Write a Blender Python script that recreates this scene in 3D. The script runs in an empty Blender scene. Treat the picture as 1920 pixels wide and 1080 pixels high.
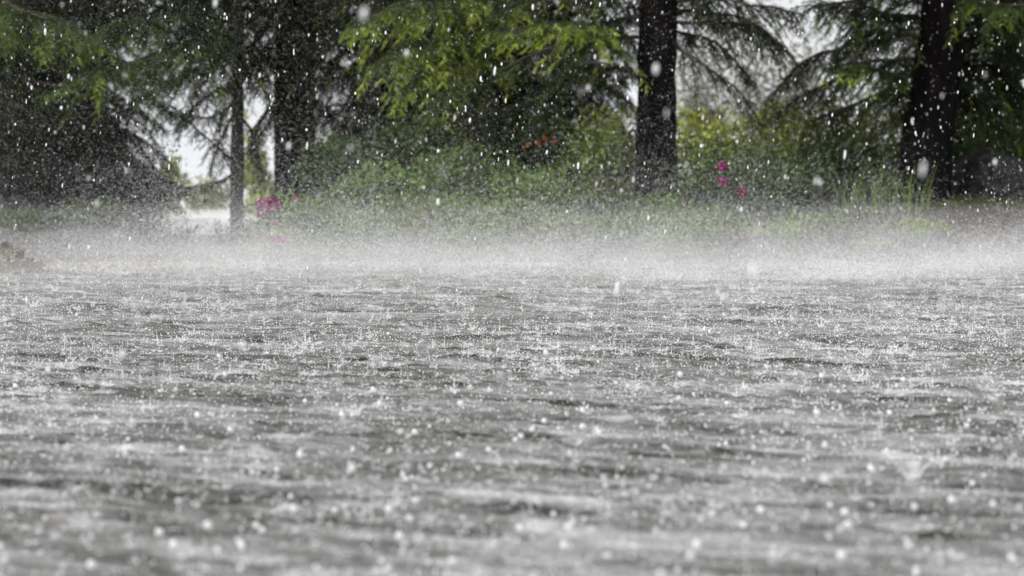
import bpy, math, random
import numpy as np
from mathutils import Vector, Matrix

R = math.radians
rng = np.random.default_rng(7)
random.seed(7)
sc = bpy.context.scene
col = sc.collection

# ------------------------------------------------------------------ camera
CAM_H = 0.60
FPX = 4533.0                       # focal length in pixels of the 1920 px wide photograph
PITCH = math.atan(190.0 / FPX)     # horizon at row 350
cam_d = bpy.data.cameras.new('camera')
cam_d.sensor_width = 36.0
cam_d.lens = 85.0
cam_d.clip_start = 0.05
cam_d.clip_end = 3000
cam_d.dof.use_dof = True
cam_d.dof.focus_distance = 10.0
cam_d.dof.aperture_fstop = 4.0
cam = bpy.data.objects.new('camera', cam_d)
cam.location = (0, 0, CAM_H)
cam.rotation_euler = (math.pi / 2 - PITCH, 0, 0)
col.objects.link(cam)
sc.camera = cam

# ------------------------------------------------------------------ sky and sun
SUN_EL, SUN_AZ = 44.0, -128.0       # azimuth from +Y, negative to the left
w = bpy.data.worlds.new('World')
sc.world = w
w.use_nodes = True
nt = w.node_tree
nt.nodes.clear()
sky = nt.nodes.new('ShaderNodeTexSky')
sky.sky_type = 'NISHITA'
sky.sun_disc = False
sky.sun_elevation = R(SUN_EL)
sky.sun_rotation = R(SUN_AZ)
sky.dust_density = 3.0
sky.air_density = 1.0
hsv = nt.nodes.new('ShaderNodeHueSaturation')
hsv.inputs['Saturation'].default_value = 0.10      # rain cloud: nearly colourless sky
bg = nt.nodes.new('ShaderNodeBackground')
bg.inputs['Strength'].default_value = 0.15
wo = nt.nodes.new('ShaderNodeOutputWorld')
wtc = nt.nodes.new('ShaderNodeTexCoord')
sepv = nt.nodes.new('ShaderNodeSeparateXYZ'); comv = nt.nodes.new('ShaderNodeCombineXYZ')
mabs = nt.nodes.new('ShaderNodeMath'); mabs.operation = 'ABSOLUTE'
madd = nt.nodes.new('ShaderNodeMath'); madd.operation = 'ADD'; madd.inputs[1].default_value = 0.30   # cloud evens the sky out towards the horizon
nt.links.new(wtc.outputs['Generated'], sepv.inputs[0])
nt.links.new(sepv.outputs[0], comv.inputs[0]); nt.links.new(sepv.outputs[1], comv.inputs[1])
nt.links.new(sepv.outputs[2], mabs.inputs[0]); nt.links.new(mabs.outputs[0], madd.inputs[0]); nt.links.new(madd.outputs[0], comv.inputs[2])
nrmv = nt.nodes.new('ShaderNodeVectorMath'); nrmv.operation = 'NORMALIZE'
nt.links.new(comv.outputs[0], nrmv.inputs[0]); nt.links.new(nrmv.outputs[0], sky.inputs['Vector'])
nt.links.new(sky.outputs[0], hsv.inputs['Color'])
nt.links.new(hsv.outputs[0], bg.inputs['Color'])
nt.links.new(bg.outputs[0], wo.inputs['Surface'])

sun_d = bpy.data.lights.new('sun', 'SUN')
sun_d.energy = 1.5
sun_d.angle = R(12)
sun_d.color = (1.0, 0.95, 0.88)
sun = bpy.data.objects.new('sun', sun_d)
az, el = R(SUN_AZ), R(SUN_EL)
sdir = Vector((math.sin(az) * math.cos(el), math.cos(az) * math.cos(el), math.sin(el)))
sun.rotation_euler = sdir.to_track_quat('Z', 'Y').to_euler()
sun.location = sdir * 60
col.objects.link(sun)

sc.view_settings.view_transform = 'Standard'
sc.view_settings.look = 'None'
sc.view_settings.exposure = 0.8
sc.view_settings.gamma = 1.0
sc.cycles.max_bounces = 4
sc.cycles.diffuse_bounces = 2
sc.cycles.glossy_bounces = 2
sc.cycles.transparent_max_bounces = 8
sc.cycles.volume_bounces = 1
sc.cycles.caustics_reflective = False
sc.cycles.caustics_refractive = False

# ------------------------------------------------------------------ helpers
def at(px, py, Y):
    """point of the photograph (1920x1080) taken at a real distance Y in front of the camera"""
    u, v = (px - 960) / FPX, (540 - py) / FPX
    cp, sp = math.cos(PITCH), math.sin(PITCH)
    d = np.array([u, cp + v * sp, -sp + v * cp])
    return np.array([0, 0, CAM_H]) + d * (Y / d[1])

def X(px, Y):
    return (px - 960) / FPX * Y

def tag(o, label=None, cat=None, group=None, kind=None):
    if label: o['label'] = label
    if cat: o['category'] = cat
    if group: o['group'] = group
    if kind: o['kind'] = kind
    return o

def empty(name, loc=(0, 0, 0), rz=0):
    o = bpy.data.objects.new(name, None)
    o.empty_display_size = 0.1
    o.location = loc
    o.rotation_euler = (0, 0, rz)
    col.objects.link(o)
    return o

def norm(a):
    return a / (np.linalg.norm(a, axis=-1, keepdims=True) + 1e-9)

class MB:
    """collects numpy vertices / polygons / vertex colours and links them as one mesh"""
    def __init__(s):
        s.v, s.f, s.c, s.n = [], [], [], 0
    def add(s, v, f, c=None):
        v = np.asarray(v, float)
        s.v.append(v)
        s.f.append(np.asarray(f, np.int64) + s.n)
        if c is None:
            c = (1, 1, 1)
        c = np.asarray(c, float)
        s.c.append(np.broadcast_to(c, (len(v), 3)))
        s.n += len(v)
    def mesh(s, name, smooth=False):
        me = bpy.data.meshes.new(name)
        V = np.concatenate(s.v)
        me.vertices.add(len(V))
        me.vertices.foreach_set('co', V.astype(np.float32).ravel())
        tot = sum(f.size for f in s.f)
        me.loops.add(tot)
        me.loops.foreach_set('vertex_index', np.concatenate([f.ravel() for f in s.f]).astype(np.int32))
        sizes = np.concatenate([np.full(len(f), f.shape[1]) for f in s.f])
        starts = np.concatenate([[0], np.cumsum(sizes)[:-1]])
        me.polygons.add(len(sizes))
        me.polygons.foreach_set('loop_start', starts.astype(np.int32))
        me.polygons.foreach_set('loop_total', sizes.astype(np.int32))
        if smooth:
            me.polygons.foreach_set('use_smooth', np.ones(len(sizes), bool))
        C = np.concatenate(s.c)
        ca = me.color_attributes.new('tint', 'FLOAT_COLOR', 'POINT')
        ca.data.foreach_set('color', np.concatenate([C, np.ones((len(C), 1))], 1).astype(np.float32).ravel())
        me.update(calc_edges=True)
        me.validate()
        return me
    def build(s, name, mat, parent=None, smooth=False, loc=None):
        me = s.mesh(name, smooth)
        me.materials.append(mat)
        return link(name, me, parent, loc)

def link(name, me, parent=None, loc=None):
    o = bpy.data.objects.new(name, me)
    if parent is not None: o.parent = parent
    if loc is not None: o.location = loc
    col.objects.link(o)
    return o

def tube(pts, rad, sides=8, cap=True, wob=0.0, seed=0):
    pts = np.asarray(pts, float); n = len(pts)
    rad = np.broadcast_to(np.asarray(rad, float), (n,))
    t = norm(np.gradient(pts, axis=0))
    ref = np.array([0.0, 0, 1.0])
    if abs(t[:, 2]).mean() > 0.8: ref = np.array([1.0, 0, 0])
    a = norm(np.cross(t, ref)); b = np.cross(t, a)
    th = np.linspace(0, 2 * np.pi, sides, endpoint=False)
    ring = np.cos(th)[None, :, None] * a[:, None, :] + np.sin(th)[None, :, None] * b[:, None, :]
    rr = rad[:, None, None]
    if wob:
        g = np.random.default_rng(seed)
        rr = rr * (1 + wob * g.normal(size=(n, sides, 1)))
    v = (pts[:, None, :] + ring * rr).reshape(-1, 3)
    i = np.arange(n - 1)[:, None] * sides; j = np.arange(sides)[None, :]; j2 = (j + 1) % sides
    f = np.stack([i + j, i + j2, i + sides + j2, i + sides + j], -1).reshape(-1, 4)
    return v, f

def smoothpath(pts, step=0.05):
    """Catmull-Rom resampling of a polyline"""
    P = np.asarray(pts, float)
    P = np.vstack([2 * P[0] - P[1], P, 2 * P[-1] - P[-2]])
    out = []
    for k in range(1, len(P) - 2):
        n = max(2, int(np.linalg.norm(P[k + 1] - P[k]) / step))
        t = np.linspace(0, 1, n, endpoint=False)[:, None]
        out.append(0.5 * (2 * P[k] + (P[k + 1] - P[k - 1]) * t + (2 * P[k - 1] - 5 * P[k] + 4 * P[k + 1] - P[k + 2]) * t ** 2
                          + (3 * P[k] - P[k - 1] - 3 * P[k + 1] + P[k + 2]) * t ** 3))
    out.append(P[-2][None])
    return np.vstack(out)

def vnoise(x, y, seed=0):
    """smooth 2-D value noise, -1..1"""
    g = np.random.default_rng(seed).random((256, 256)) * 2 - 1
    xi, yi = np.floor(x).astype(int), np.floor(y).astype(int)
    fx, fy = x - xi, y - yi
    fx, fy = fx * fx * fx * (fx * (fx * 6 - 15) + 10), fy * fy * fy * (fy * (fy * 6 - 15) + 10)
    a, b = g[xi % 256, yi % 256], g[(xi + 1) % 256, yi % 256]
    c, d = g[xi % 256, (yi + 1) % 256], g[(xi + 1) % 256, (yi + 1) % 256]
    return (a * (1 - fx) + b * fx) * (1 - fy) + (c * (1 - fx) + d * fx) * fy

def sstep(a, b, x):
    t = np.clip((x - a) / (b - a), 0, 1)
    return t * t * (3 - 2 * t)

# ------------------------------------------------------------------ materials
def newmat(name):
    m = bpy.data.materials.new(name)
    m.use_nodes = True
    n = m.node_tree
    n.nodes.clear()
    out = n.nodes.new('ShaderNodeOutputMaterial')
    return m, n, out

def noise(n, scale, detail=4, rough=0.55, vec=None, dist=0.0):
    t = n.nodes.new('ShaderNodeTexNoise')
    t.inputs['Scale'].default_value = scale
    t.inputs['Detail'].default_value = detail
    t.inputs['Roughness'].default_value = rough
    t.inputs['Distortion'].default_value = dist
    if vec is not None: n.links.new(vec, t.inputs['Vector'])
    return t

def ramp(n, src, stops):
    r = n.nodes.new('ShaderNodeValToRGB')
    e = r.color_ramp.elements
    while len(e) < len(stops): e.new(0.5)
    for k, (p, c) in enumerate(stops):
        e[k].position = p
        e[k].color = (*c, 1) if len(c) == 3 else c
    n.links.new(src, r.inputs[0])
    return r

def mixc(n, a, b, fac, mode='MULTIPLY'):
    m = n.nodes.new('ShaderNodeMix')
    m.data_type = 'RGBA'; m.blend_type = mode
    for sck, val in ((m.inputs[0], fac), (m.inputs[6], a), (m.inputs[7], b)):
        if hasattr(val, 'links'): n.links.new(val, sck)
        else: sck.default_value = val if not isinstance(val, tuple) else (*val, 1)
    return m.outputs[2]

def leafmat(name, rough=0.38, trans=0.3, var=0.5, nscale=9.0):
    m, n, out = newmat(name)
    at_ = n.nodes.new('ShaderNodeAttribute'); at_.attribute_name = 'tint'
    tc = n.nodes.new('ShaderNodeTexCoord')
    no = noise(n, nscale, 3, 0.6, tc.outputs['Object'])
    rp = ramp(n, no.outputs['Fac'], [(0.3, (1 - var,) * 3), (0.7, (1 + var * 0.6,) * 3)])
    c = mixc(n, at_.outputs['Color'], rp.outputs[0], 1.0)
    p = n.nodes.new('ShaderNodeBsdfPrincipled')
    n.links.new(c, p.inputs['Base Color'])
    p.inputs['Roughness'].default_value = rough
    p.inputs['Specular IOR Level'].default_value = 0.22
    tr = n.nodes.new('ShaderNodeBsdfTranslucent')
    n.links.new(c, tr.inputs['Color'])
    mx = n.nodes.new('ShaderNodeMixShader'); mx.inputs[0].default_value = trans
    n.links.new(p.outputs[0], mx.inputs[1]); n.links.new(tr.outputs[0], mx.inputs[2])
    n.links.new(mx.outputs[0], out.inputs['Surface'])
    return m

def roughmat(name, stops, scale, rough=0.8, bump=0.5, bdist=0.02, stretch=(1, 1, 1), spec=0.4, bscale=None):
    m, n, out = newmat(name)
    tc = n.nodes.new('ShaderNodeTexCoord')
    mp = n.nodes.new('ShaderNodeMapping'); mp.inputs['Scale'].default_value = stretch
    n.links.new(tc.outputs['Object'], mp.inputs['Vector'])
    a = noise(n, scale, 6, 0.6, mp.outputs[0])
    b = noise(n, bscale or scale * 4, 5, 0.65, mp.outputs[0])
    rp = ramp(n, a.outputs['Fac'], stops)
    p = n.nodes.new('ShaderNodeBsdfPrincipled')
    n.links.new(rp.outputs[0], p.inputs['Base Color'])
    p.inputs['Roughness'].default_value = rough
    p.inputs['Specular IOR Level'].default_value = spec
    bm = n.nodes.new('ShaderNodeBump'); bm.inputs['Strength'].default_value = bump; bm.inputs['Distance'].default_value = bdist
    n.links.new(b.outputs['Fac'], bm.inputs['Height']); n.links.new(bm.outputs[0], p.inputs['Normal'])
    n.links.new(p.outputs[0], out.inputs['Surface'])
    return m

M = {}
M['needles'] = leafmat('needles', 0.42, 0.38, 0.45, 7)
M['leaves'] = leafmat('leaves', 0.33, 0.30, 0.45, 12)
M['petals'] = leafmat('petals', 0.5, 0.35, 0.25, 30)
M['bark'] = roughmat('bark', [(0.3, (0.003, 0.0025, 0.0022)), (0.55, (0.008, 0.0062, 0.0055)), (0.8, (0.024, 0.019, 0.016))],
                     9, 0.8, 1.0, 0.08, (1.6, 1.6, 0.30), 0.12)
M['bark_grey'] = roughmat('bark_grey', [(0.3, (0.03, 0.028, 0.026)), (0.6, (0.07, 0.066, 0.06)), (0.8, (0.11, 0.10, 0.09))],
                          12, 0.75, 0.8, 0.02, (1.6, 1.6, 0.3), 0.35)
M['twig'] = roughmat('twig', [(0.3, (0.014, 0.010, 0.008)), (0.7, (0.045, 0.034, 0.026))], 30, 0.7, 0.4, 0.005)
M['soil'] = roughmat('soil', [(0.25, (0.024, 0.022, 0.022)), (0.5, (0.058, 0.053, 0.053)), (0.75, (0.10, 0.094, 0.094))],
                     6, 0.55, 1.0, 0.04, spec=0.5, bscale=40)
M['chips'] = leafmat('chips', 0.45, 0.0, 0.5, 15)
M['stone'] = roughmat('stone', [(0.3, (0.10, 0.10, 0.105)), (0.6, (0.2, 0.195, 0.19)), (0.8, (0.3, 0.29, 0.28))], 5, 0.5, 0.8, 0.02, spec=0.5)
M['dark_stone'] = roughmat('dark_stone', [(0.3, (0.018, 0.018, 0.019)), (0.5, (0.055, 0.052, 0.054)), (0.75, (0.14, 0.132, 0.13))],
                           14, 0.7, 1.0, 0.08, spec=0.15, bscale=30)
M['pale_stone'] = roughmat('pale_stone', [(0.3, (0.30, 0.28, 0.26)), (0.7, (0.55, 0.52, 0.48))], 7, 0.6, 0.6, 0.02)
M['sand'] = roughmat('sand', [(0.3, (0.12, 0.105, 0.085)), (0.55, (0.24, 0.215, 0.18)), (0.8, (0.40, 0.37, 0.33))], 14, 0.7, 1.0, 0.02, bscale=70)
M['pavement'] = roughmat('pavement', [(0.3, (0.70, 0.70, 0.69)), (0.7, (0.82, 0.82, 0.80))], 1.5, 0.2, 0.2, 0.01, spec=0.6)
M['render_wall'] = roughmat('render_wall', [(0.3, (0.70, 0.70, 0.68)), (0.7, (0.82, 0.81, 0.79))], 2.5, 0.7, 0.2, 0.005)

def watermat():
    m, n, out = newmat('flood_water')
    tc = n.nodes.new('ShaderNodeTexCoord')
    mp = n.nodes.new('ShaderNodeMapping'); mp.vector_type = 'TEXTURE'; mp.inputs['Scale'].default_value = (1.5, 0.42, 1.0); mp.inputs['Rotation'].default_value = (0, 0, R(-24))
    n.links.new(tc.outputs['Object'], mp.inputs['Vector'])
    big = noise(n, 4.6, 8, 0.74, mp.outputs[0], 0.6)
    # murky, bubble-laden water: pale where churned; dark tree and pale sky reflections painted in
    low = noise(n, 1.5, 3, 0.5, mp.outputs[0], 0.3)
    blend = n.nodes.new('ShaderNodeMix'); blend.inputs[0].default_value = 0.33
    n.links.new(big.outputs['Fac'], blend.inputs[2]); n.links.new(low.outputs['Fac'], blend.inputs[3])
    cr = ramp(n, blend.outputs[0], [(0.40, (0.020, 0.018, 0.014)), (0.49, (0.155, 0.154, 0.151)), (0.62, (0.47, 0.475, 0.49))])
    p = n.nodes.new('ShaderNodeBsdfPrincipled')
    n.links.new(cr.outputs[0], p.inputs['Base Color'])
    p.inputs['IOR'].default_value = 1.33
    p.inputs['Roughness'].default_value = 0.10
    n1 = noise(n, 34, 4, 0.65, tc.outputs['Object'], 0.6)
    n2 = noise(n, 120, 3, 0.6, tc.outputs['Object'])
    ad = n.nodes.new('ShaderNodeMath'); ad.operation = 'MULTIPLY_ADD'
    n.links.new(n2.outputs['Fac'], ad.inputs[0]); ad.inputs[1].default_value = 0.35; n.links.new(n1.outputs['Fac'], ad.inputs[2])
    b = n.nodes.new('ShaderNodeBump'); b.inputs['Distance'].default_value = 0.022
    calm = n.nodes.new('ShaderNodeMapRange'); calm.inputs[1].default_value = 0.36; calm.inputs[2].default_value = 0.56; calm.inputs[3].default_value = 0.22; calm.inputs[4].default_value = 0.95
    n.links.new(blend.outputs[0], calm.inputs[0]); n.links.new(calm.outputs[0], b.inputs['Strength'])
    n.links.new(ad.outputs[0], b.inputs['Height']); n.links.new(b.outputs[0], p.inputs['Normal'])
    n.links.new(p.outputs[0], out.inputs['Surface'])
    return m
M['water'] = watermat()

def dropmat(name, alpha=1.0):
    """rain water broken into drops and films: glossy, painted white for the sky they refract"""
    m, n, out = newmat(name)
    p = n.nodes.new('ShaderNodeBsdfPrincipled')
    p.inputs['Base Color'].default_value = (0.88, 0.89, 0.90, 1)  # white stands in for sky light refracted by clear water
    p.inputs['Roughness'].default_value = 0.15
    p.inputs['IOR'].default_value = 1.33
    tr = n.nodes.new('ShaderNodeBsdfTranslucent'); tr.inputs['Color'].default_value = (0.9, 0.9, 0.91, 1)
    mx = n.nodes.new('ShaderNodeMixShader'); mx.inputs[0].default_value = 0.45
    n.links.new(p.outputs[0], mx.inputs[1]); n.links.new(tr.outputs[0], mx.inputs[2])
    last = mx
    if alpha < 1:
        tp = n.nodes.new('ShaderNodeBsdfTransparent')
        m2 = n.nodes.new('ShaderNodeMixShader'); m2.inputs[0].default_value = alpha
        n.links.new(tp.outputs[0], m2.inputs[1]); n.links.new(mx.outputs[0], m2.inputs[2])
        last = m2
    n.links.new(last.outputs[0], out.inputs['Surface'])
    return m
M['drop'] = dropmat('rain_drop')
M['splash'] = dropmat('splash_water', 0.5)
M['spray'] = dropmat('spray_drop')
M['film'] = dropmat('splash_film', 0.42)

# ------------------------------------------------------------------ ground
def hground(x, y):
    """height of the land: flooded road, a planted bank behind it, level forecourt seen through the gap"""
    x = np.asarray(x, float); y = np.asarray(y, float)
    edge = 19.3 + 0.25 * vnoise(x * 0.7 + 5, y * 0 + 3.3, 3) - 1.6 * sstep(-2.9, -4.4, x) * sstep(24, 18, y)
    bank = sstep(0.0, 4.6, y - edge) * 0.52
    # gap with the level forecourt, widening away from the camera
    c = -0.1215 * y; hw = 0.024 * y + 0.1
    gap = 1 - sstep(hw, hw + 0.55, np.abs(x - c))
    gap = gap * sstep(18.5, 20.0, y)
    z = -0.05 + sstep(-0.25, 0.35, y - edge) * 0.09 + bank * (1 - gap)
    z = z + 0.03 * vnoise(x * 1.7, y * 1.7, 11) * sstep(0, 1, y - edge)
    far = sstep(34, 48, y)
    return z * (1 - far) + 0.10 * far

def axisgrid(a, b, fine, lo, hi, grow=1.35):
    mid = list(np.arange(a, b + 1e-6, fine))
    st = fine; k = b
    while k < hi:
        st *= grow; k = min(hi, k + st); mid.append(k)
    st = fine; k = a
    while k > lo:
        st *= grow; k = max(lo, k - st); mid.insert(0, k)
    return np.array(mid)

gx = axisgrid(-8, 8, 0.12, -900, 900); gy = axisgrid(16.5, 28, 0.12, -120, 1600)
GX, GY = np.meshgrid(gx, gy)
V = np.stack([GX, GY, hground(GX, GY)], -1).reshape(-1, 3)
nxx = len(gx); i = (np.arange(len(gy) - 1)[:, None] * nxx + np.arange(nxx - 1)[None, :])
F = np.stack([i, i + 1, i + nxx + 1, i + nxx], -1).reshape(-1, 4)
mb = MB(); mb.add(V, F)
tag(mb.build('ground', M['soil'], smooth=True), kind='structure')

# pale wet forecourt beyond the gap in the trees
px_ = np.linspace(-14, 6, 21); py_ = np.concatenate([np.linspace(28.5, 75, 24), np.linspace(90, 420, 6)])
PX, PY = np.meshgrid(px_, py_)
PX = PX - 0.13 * (PY - 28)
V = np.stack([PX, PY, np.maximum(hground(PX, PY), 0.02) + 0.012], -1).reshape(-1, 3)
i = (np.arange(29)[:, None] * 21 + np.arange(20)[None, :])
mb = MB(); mb.add(V, np.stack([i, i + 1, i + 22, i + 21], -1).reshape(-1, 4))
tag(mb.build('forecourt_pavement', M['pavement'], smooth=True), kind='structure')

# ------------------------------------------------------------------ flood water
def ripple_field(x, y):
    g = np.random.default_rng(21)
    z = np.zeros_like(x)
    amp = 0.55 + 0.45 * vnoise(x * 0.9 + 3, y * 1.5, 5)
    for k in range(16):                                  # wind chop, crests lying roughly across the view
        lam = g.uniform(0.08, 0.34)
        th = g.normal(R(74), 0.40)
        kx, ky = math.cos(th) * 2 * math.pi / lam, math.sin(th) * 2 * math.pi / lam
        z += 0.0042 * lam ** 0.9 / 0.3 ** 0.9 * np.sin(kx * x + ky * y + g.uniform(0, 6.28) + 1.8 * vnoise(x * 1.3, y * 1.3, 30 + k)) / 2.2
    for k in range(12):                                  # short gust ripples, thin crests slanting across the view
        lam = g.uniform(0.045, 0.13); th = g.normal(R(66), 0.20)
        kx, ky = math.cos(th) * 2 * math.pi / lam, math.sin(th) * 2 * math.pi / lam
        z += 0.019 * lam * np.sin(kx * x + ky * y + g.uniform(0, 6.28) + 2.2 * vnoise(x * 2.3, y * 2.3, 60 + k)) * (.4 + .6 * vnoise(x * 1.1 + k, y * 1.4, 80 + k))
    z += 0.006 * vnoise(x * 7, y * 9, 50) + 0.007 * vnoise(x * 15, y * 17, 51) + 0.006 * vnoise(x * 31, y * 33, 52)
    return z * amp

ys = [1.6]
while ys[-1] < 20.4: ys.append(ys[-1] + 0.0085 + 0.0013 * ys[-1])
wy = np.array(ys); wx = np.arange(-5.6, 5.601, 0.024)
WX, WY = np.meshgrid(wx, wy)
WZ = ripple_field(WX, WY) * sstep(20.4, 19.6, WY)
# rings thrown up where drops land
for k in range(900):
    yy = 2.2 + 16 * rng.random() ** 1.3; xx = rng.uniform(-0.26, 0.26) * yy
    r0 = rng.uniform(0.015, 0.09); a = 0.007 * rng.uniform(0.5, 1.2)
    i0, i1 = np.searchsorted(wy, [yy - r0 - 0.08, yy + r0 + 0.08]); j0, j1 = np.searchsorted(wx, [xx - r0 - 0.08, xx + r0 + 0.08])
    d = np.hypot(WX[i0:i1, j0:j1] - xx, WY[i0:i1, j0:j1] - yy)
    WZ[i0:i1, j0:j1] += a * np.exp(-((d - r0) / 0.016) ** 2) - 0.6 * a * np.exp(-(d / (r0 * 0.7)) ** 2)
V = np.stack([WX, WY, WZ], -1).reshape(-1, 3)
nxx = len(wx); i = (np.arange(len(wy) - 1)[:, None] * nxx + np.arange(nxx - 1)[None, :])
mb = MB(); mb.add(V, np.stack([i, i + 1, i + nxx + 1, i + nxx], -1).reshape(-1, 4))
# the flood goes on to the sides and behind the camera
for (x0, x1, y0, y1) in ((-60, -5.6, -40, 20.4), (5.6, 60, -40, 20.4), (-5.6, 5.6, -40, 1.6)):
    mb.add([(x0, y0, 0), (x1, y0, 0), (x1, y1, 0), (x0, y1, 0)], [(0, 1, 2, 3)])
tag(mb.build('water', M['water'], smooth=True), kind='structure')

# ------------------------------------------------------------------ conifers
def twig_template(n, length, nl, nw, seed):
    """a shoot set with flat needles; unit direction +X, lies in XY"""
    g = np.random.default_rng(seed)
    v, f = [], []
    for k in range(n):
        t = (k + 0.5) / n
        sgn = 1 if k % 2 else -1
        a = sgn * R(g.uniform(28, 62)) * (1 - 0.5 * t * t)
        L = nl * g.uniform(0.7, 1.1) * (1 - 0.25 * t)
        b = np.array([t * length, 0, 0])
        d = np.array([math.cos(a), math.sin(a), g.uniform(-0.35, 0.35)])
        s = np.array([-math.sin(a), math.cos(a), g.uniform(-.6, .6)]) * nw * 0.5
        i = len(v)
        v += [b - s, b + s, b + d * L]
        f.append((i, i + 1, i + 2))
    return np.array(v), np.array(f)

TW_FINE = [twig_template(16, 0.12, 0.036, 0.0085, s) for s in range(4)]
TW_COARSE = [twig_template(9, 0.42, 0.17, 0.045, 10 + s) for s in range(3)]
TW_MID = [twig_template(12, 0.22, 0.075, 0.018, 20 + s) for s in range(3)]

def place(mb, tmpl, pos, dirs, scale, colr, g):
    """put copies of template shoots at pos pointing along dirs with a random roll about a downward-facing side"""
    n = len(pos)
    dirs = norm(dirs)
    up = np.tile([0.0, 0, 1.0], (n, 1)) + 0.55 * g.normal(size=(n, 3))
    s = norm(np.cross(up, dirs)); u = np.cross(dirs, s)
    which = g.integers(0, len(tmpl), n)
    for k, (tv, tf) in enumerate(tmpl):
        sel = np.where(which == k)[0]
        if not len(sel): continue
        P = (pos[sel, None, :] + scale[sel, None, None] * (tv[None, :, 0:1] * dirs[sel, None, :]
             + tv[None, :, 1:2] * s[sel, None, :] + tv[None, :, 2:3] * u[sel, None, :]))
        nv = len(tv)
        Fx = tf[None] + (np.arange(len(sel)) * nv)[:, None, None]
        C = np.repeat(colr[sel], nv, axis=0)
        mb.add(P.reshape(-1, 3), Fx.reshape(-1, 3), C)

DARK = np.array([0.015, 0.028, 0.011]); MID = np.array([0.056, 0.094, 0.026]); LIME = np.array([0.42, 0.53, 0.045]); BLUE = np.array([0.030, 0.052, 0.028])

def bough(path, L0=0.55, step=0.05, droop=0.5, lime=0.1, base=DARK, tip=LIME, dens=1.0, seed=0, r0=0.025, tmpl=TW_FINE, tstep=0.034, tsc=1.0, start=0.08, wood=None, leaf=None):
    """one limb: axis, hanging side shoots, needles.  Adds to wood / leaf builders."""
    g = np.random.default_rng(seed)
    P = smoothpath(path, step); n = len(P)
    tt_ = np.arange(n) * step
    P = P + np.stack([.05 * vnoise(tt_ * 2.2, tt_ * 0 + seed, 1), .06 * vnoise(tt_ * 2.5, tt_ * 0 + seed, 2), .045 * vnoise(tt_ * 2.8, tt_ * 0 + seed, 3)], -1) * np.minimum(1, tt_ * 2)[:, None]
    clump = 1 + .55 * vnoise(tt_ * 3.7, tt_ * 0 + seed * 1.7, 4)
    T = norm(np.gradient(P, axis=0))
    t = np.linspace(0, 1, n)
    v, f = tube(P, r0 * (1 - 0.85 * t) + 0.002, 7, wob=0.08, seed=seed)
    wood.add(v, f)
    pos, dr, scl, cl = [], [], [], []
    for k in range(n):
        if t[k] < start: continue
        for sgn in (-1, 1):
            if g.random() > dens: continue
            side = norm(np.cross(T[k], [0, 0, 1.0])) * sgn
            L = L0 * ((1 - t[k]) ** 0.6 * 0.85 + 0.16) * g.uniform(0.35, 1.25) * min(1, 0.35 + t[k] * 3) * clump[k]
            d = norm(T[k] * g.uniform(0.5, 1.0) + side * g.uniform(0.5, 1.0) + np.array([0, 0, g.uniform(-0.55, 0.3)]))
            m = max(2, int(L / tstep))
            s = (np.arange(m) + 0.5) / m
            pts = P[k] + d * (s * L)[:, None] + np.array([0, 0, -1.0]) * (droop * L * s ** 2)[:, None]
            tang = norm(d[None] + np.array([0, 0, -2 * droop])[None] * s[:, None])
            if L > 0.14:
                q = pts[::max(1, m // 3)]
                if len(q) >= 2:
                    vv, ff = tube(q, 0.004, 3)
                    wood.add(vv, ff)
            islime = g.random() < lime * (0.4 + 1.2 * t[k])
            for sg2 in (-1, 1):
                sd = norm(np.cross(tang, [0, 0, 1.0])) * sg2
                dd = norm(tang * 0.75 + sd * g.uniform(0.3, 0.9, (m, 1)) + g.normal(0, 0.18, (m, 3)) + np.array([0, 0, -0.15]))
                pos.append(pts); dr.append(dd); scl.append(tsc * g.uniform(0.55, 1.1, m) * (1.05 - 0.35 * s))
                mixf = np.clip((s - 0.35) * 1.5, 0, 1)[:, None] * (1.0 if islime else 0.12) * g.uniform(0.6, 1, (m, 1))
                bb = base * g.uniform(0.65, 1.35, (m, 1))
                cl.append(bb * (1 - mixf) + tip * mixf)
    if pos:
        place(leaf, tmpl, np.concatenate(pos), np.concatenate(dr), np.concatenate(scl), np.concatenate(cl), g)

def trunk_mesh(path, rads, seed=0, sides=40, step=0.03, ridge=0.10, knobs=()):
    P = smoothpath(path, step); n = len(P)
    t = np.linspace(0, 1, n)
    r = np.interp(t, np.linspace(0, 1, len(rads)), rads)
    v, f = tube(P, r, sides)
    v = v.reshape(n, sides, 3)
    th = np.linspace(0, 2 * np.pi, sides, endpoint=False)[None, :]
    zz = P[:, 2:3]
    # plated bark: ridges running up the stem, broken across
    a = vnoise(np.cos(th) * 3.3 + 10 + 0 * zz, np.sin(th) * 3.3 + zz * 1.4, seed) + 0.7 * vnoise(th * 5.1 + 0 * zz, zz * 5 + 0 * th, seed + 1)
    rr = 1 + ridge * a
    for (kz, kth, ks, ka) in knobs:
        d2 = ((zz - kz) / ks) ** 2 + (np.angle(np.exp(1j * (th - kth))) / 0.7) ** 2
        rr = rr + ka * np.exp(-d2)
    c = P[:, None, :]
    v = c + (v - c) * rr[..., None]
    return v.reshape(-1, 3), f

def make_tree(name, base, label, group=None, cat='tree'):
    e = empty(name, tuple(base))
    tag(e, label, cat, group)
    return e

def rel(pts, base):
    return np.asarray(pts, float) - np.asarray(base, float)

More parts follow.
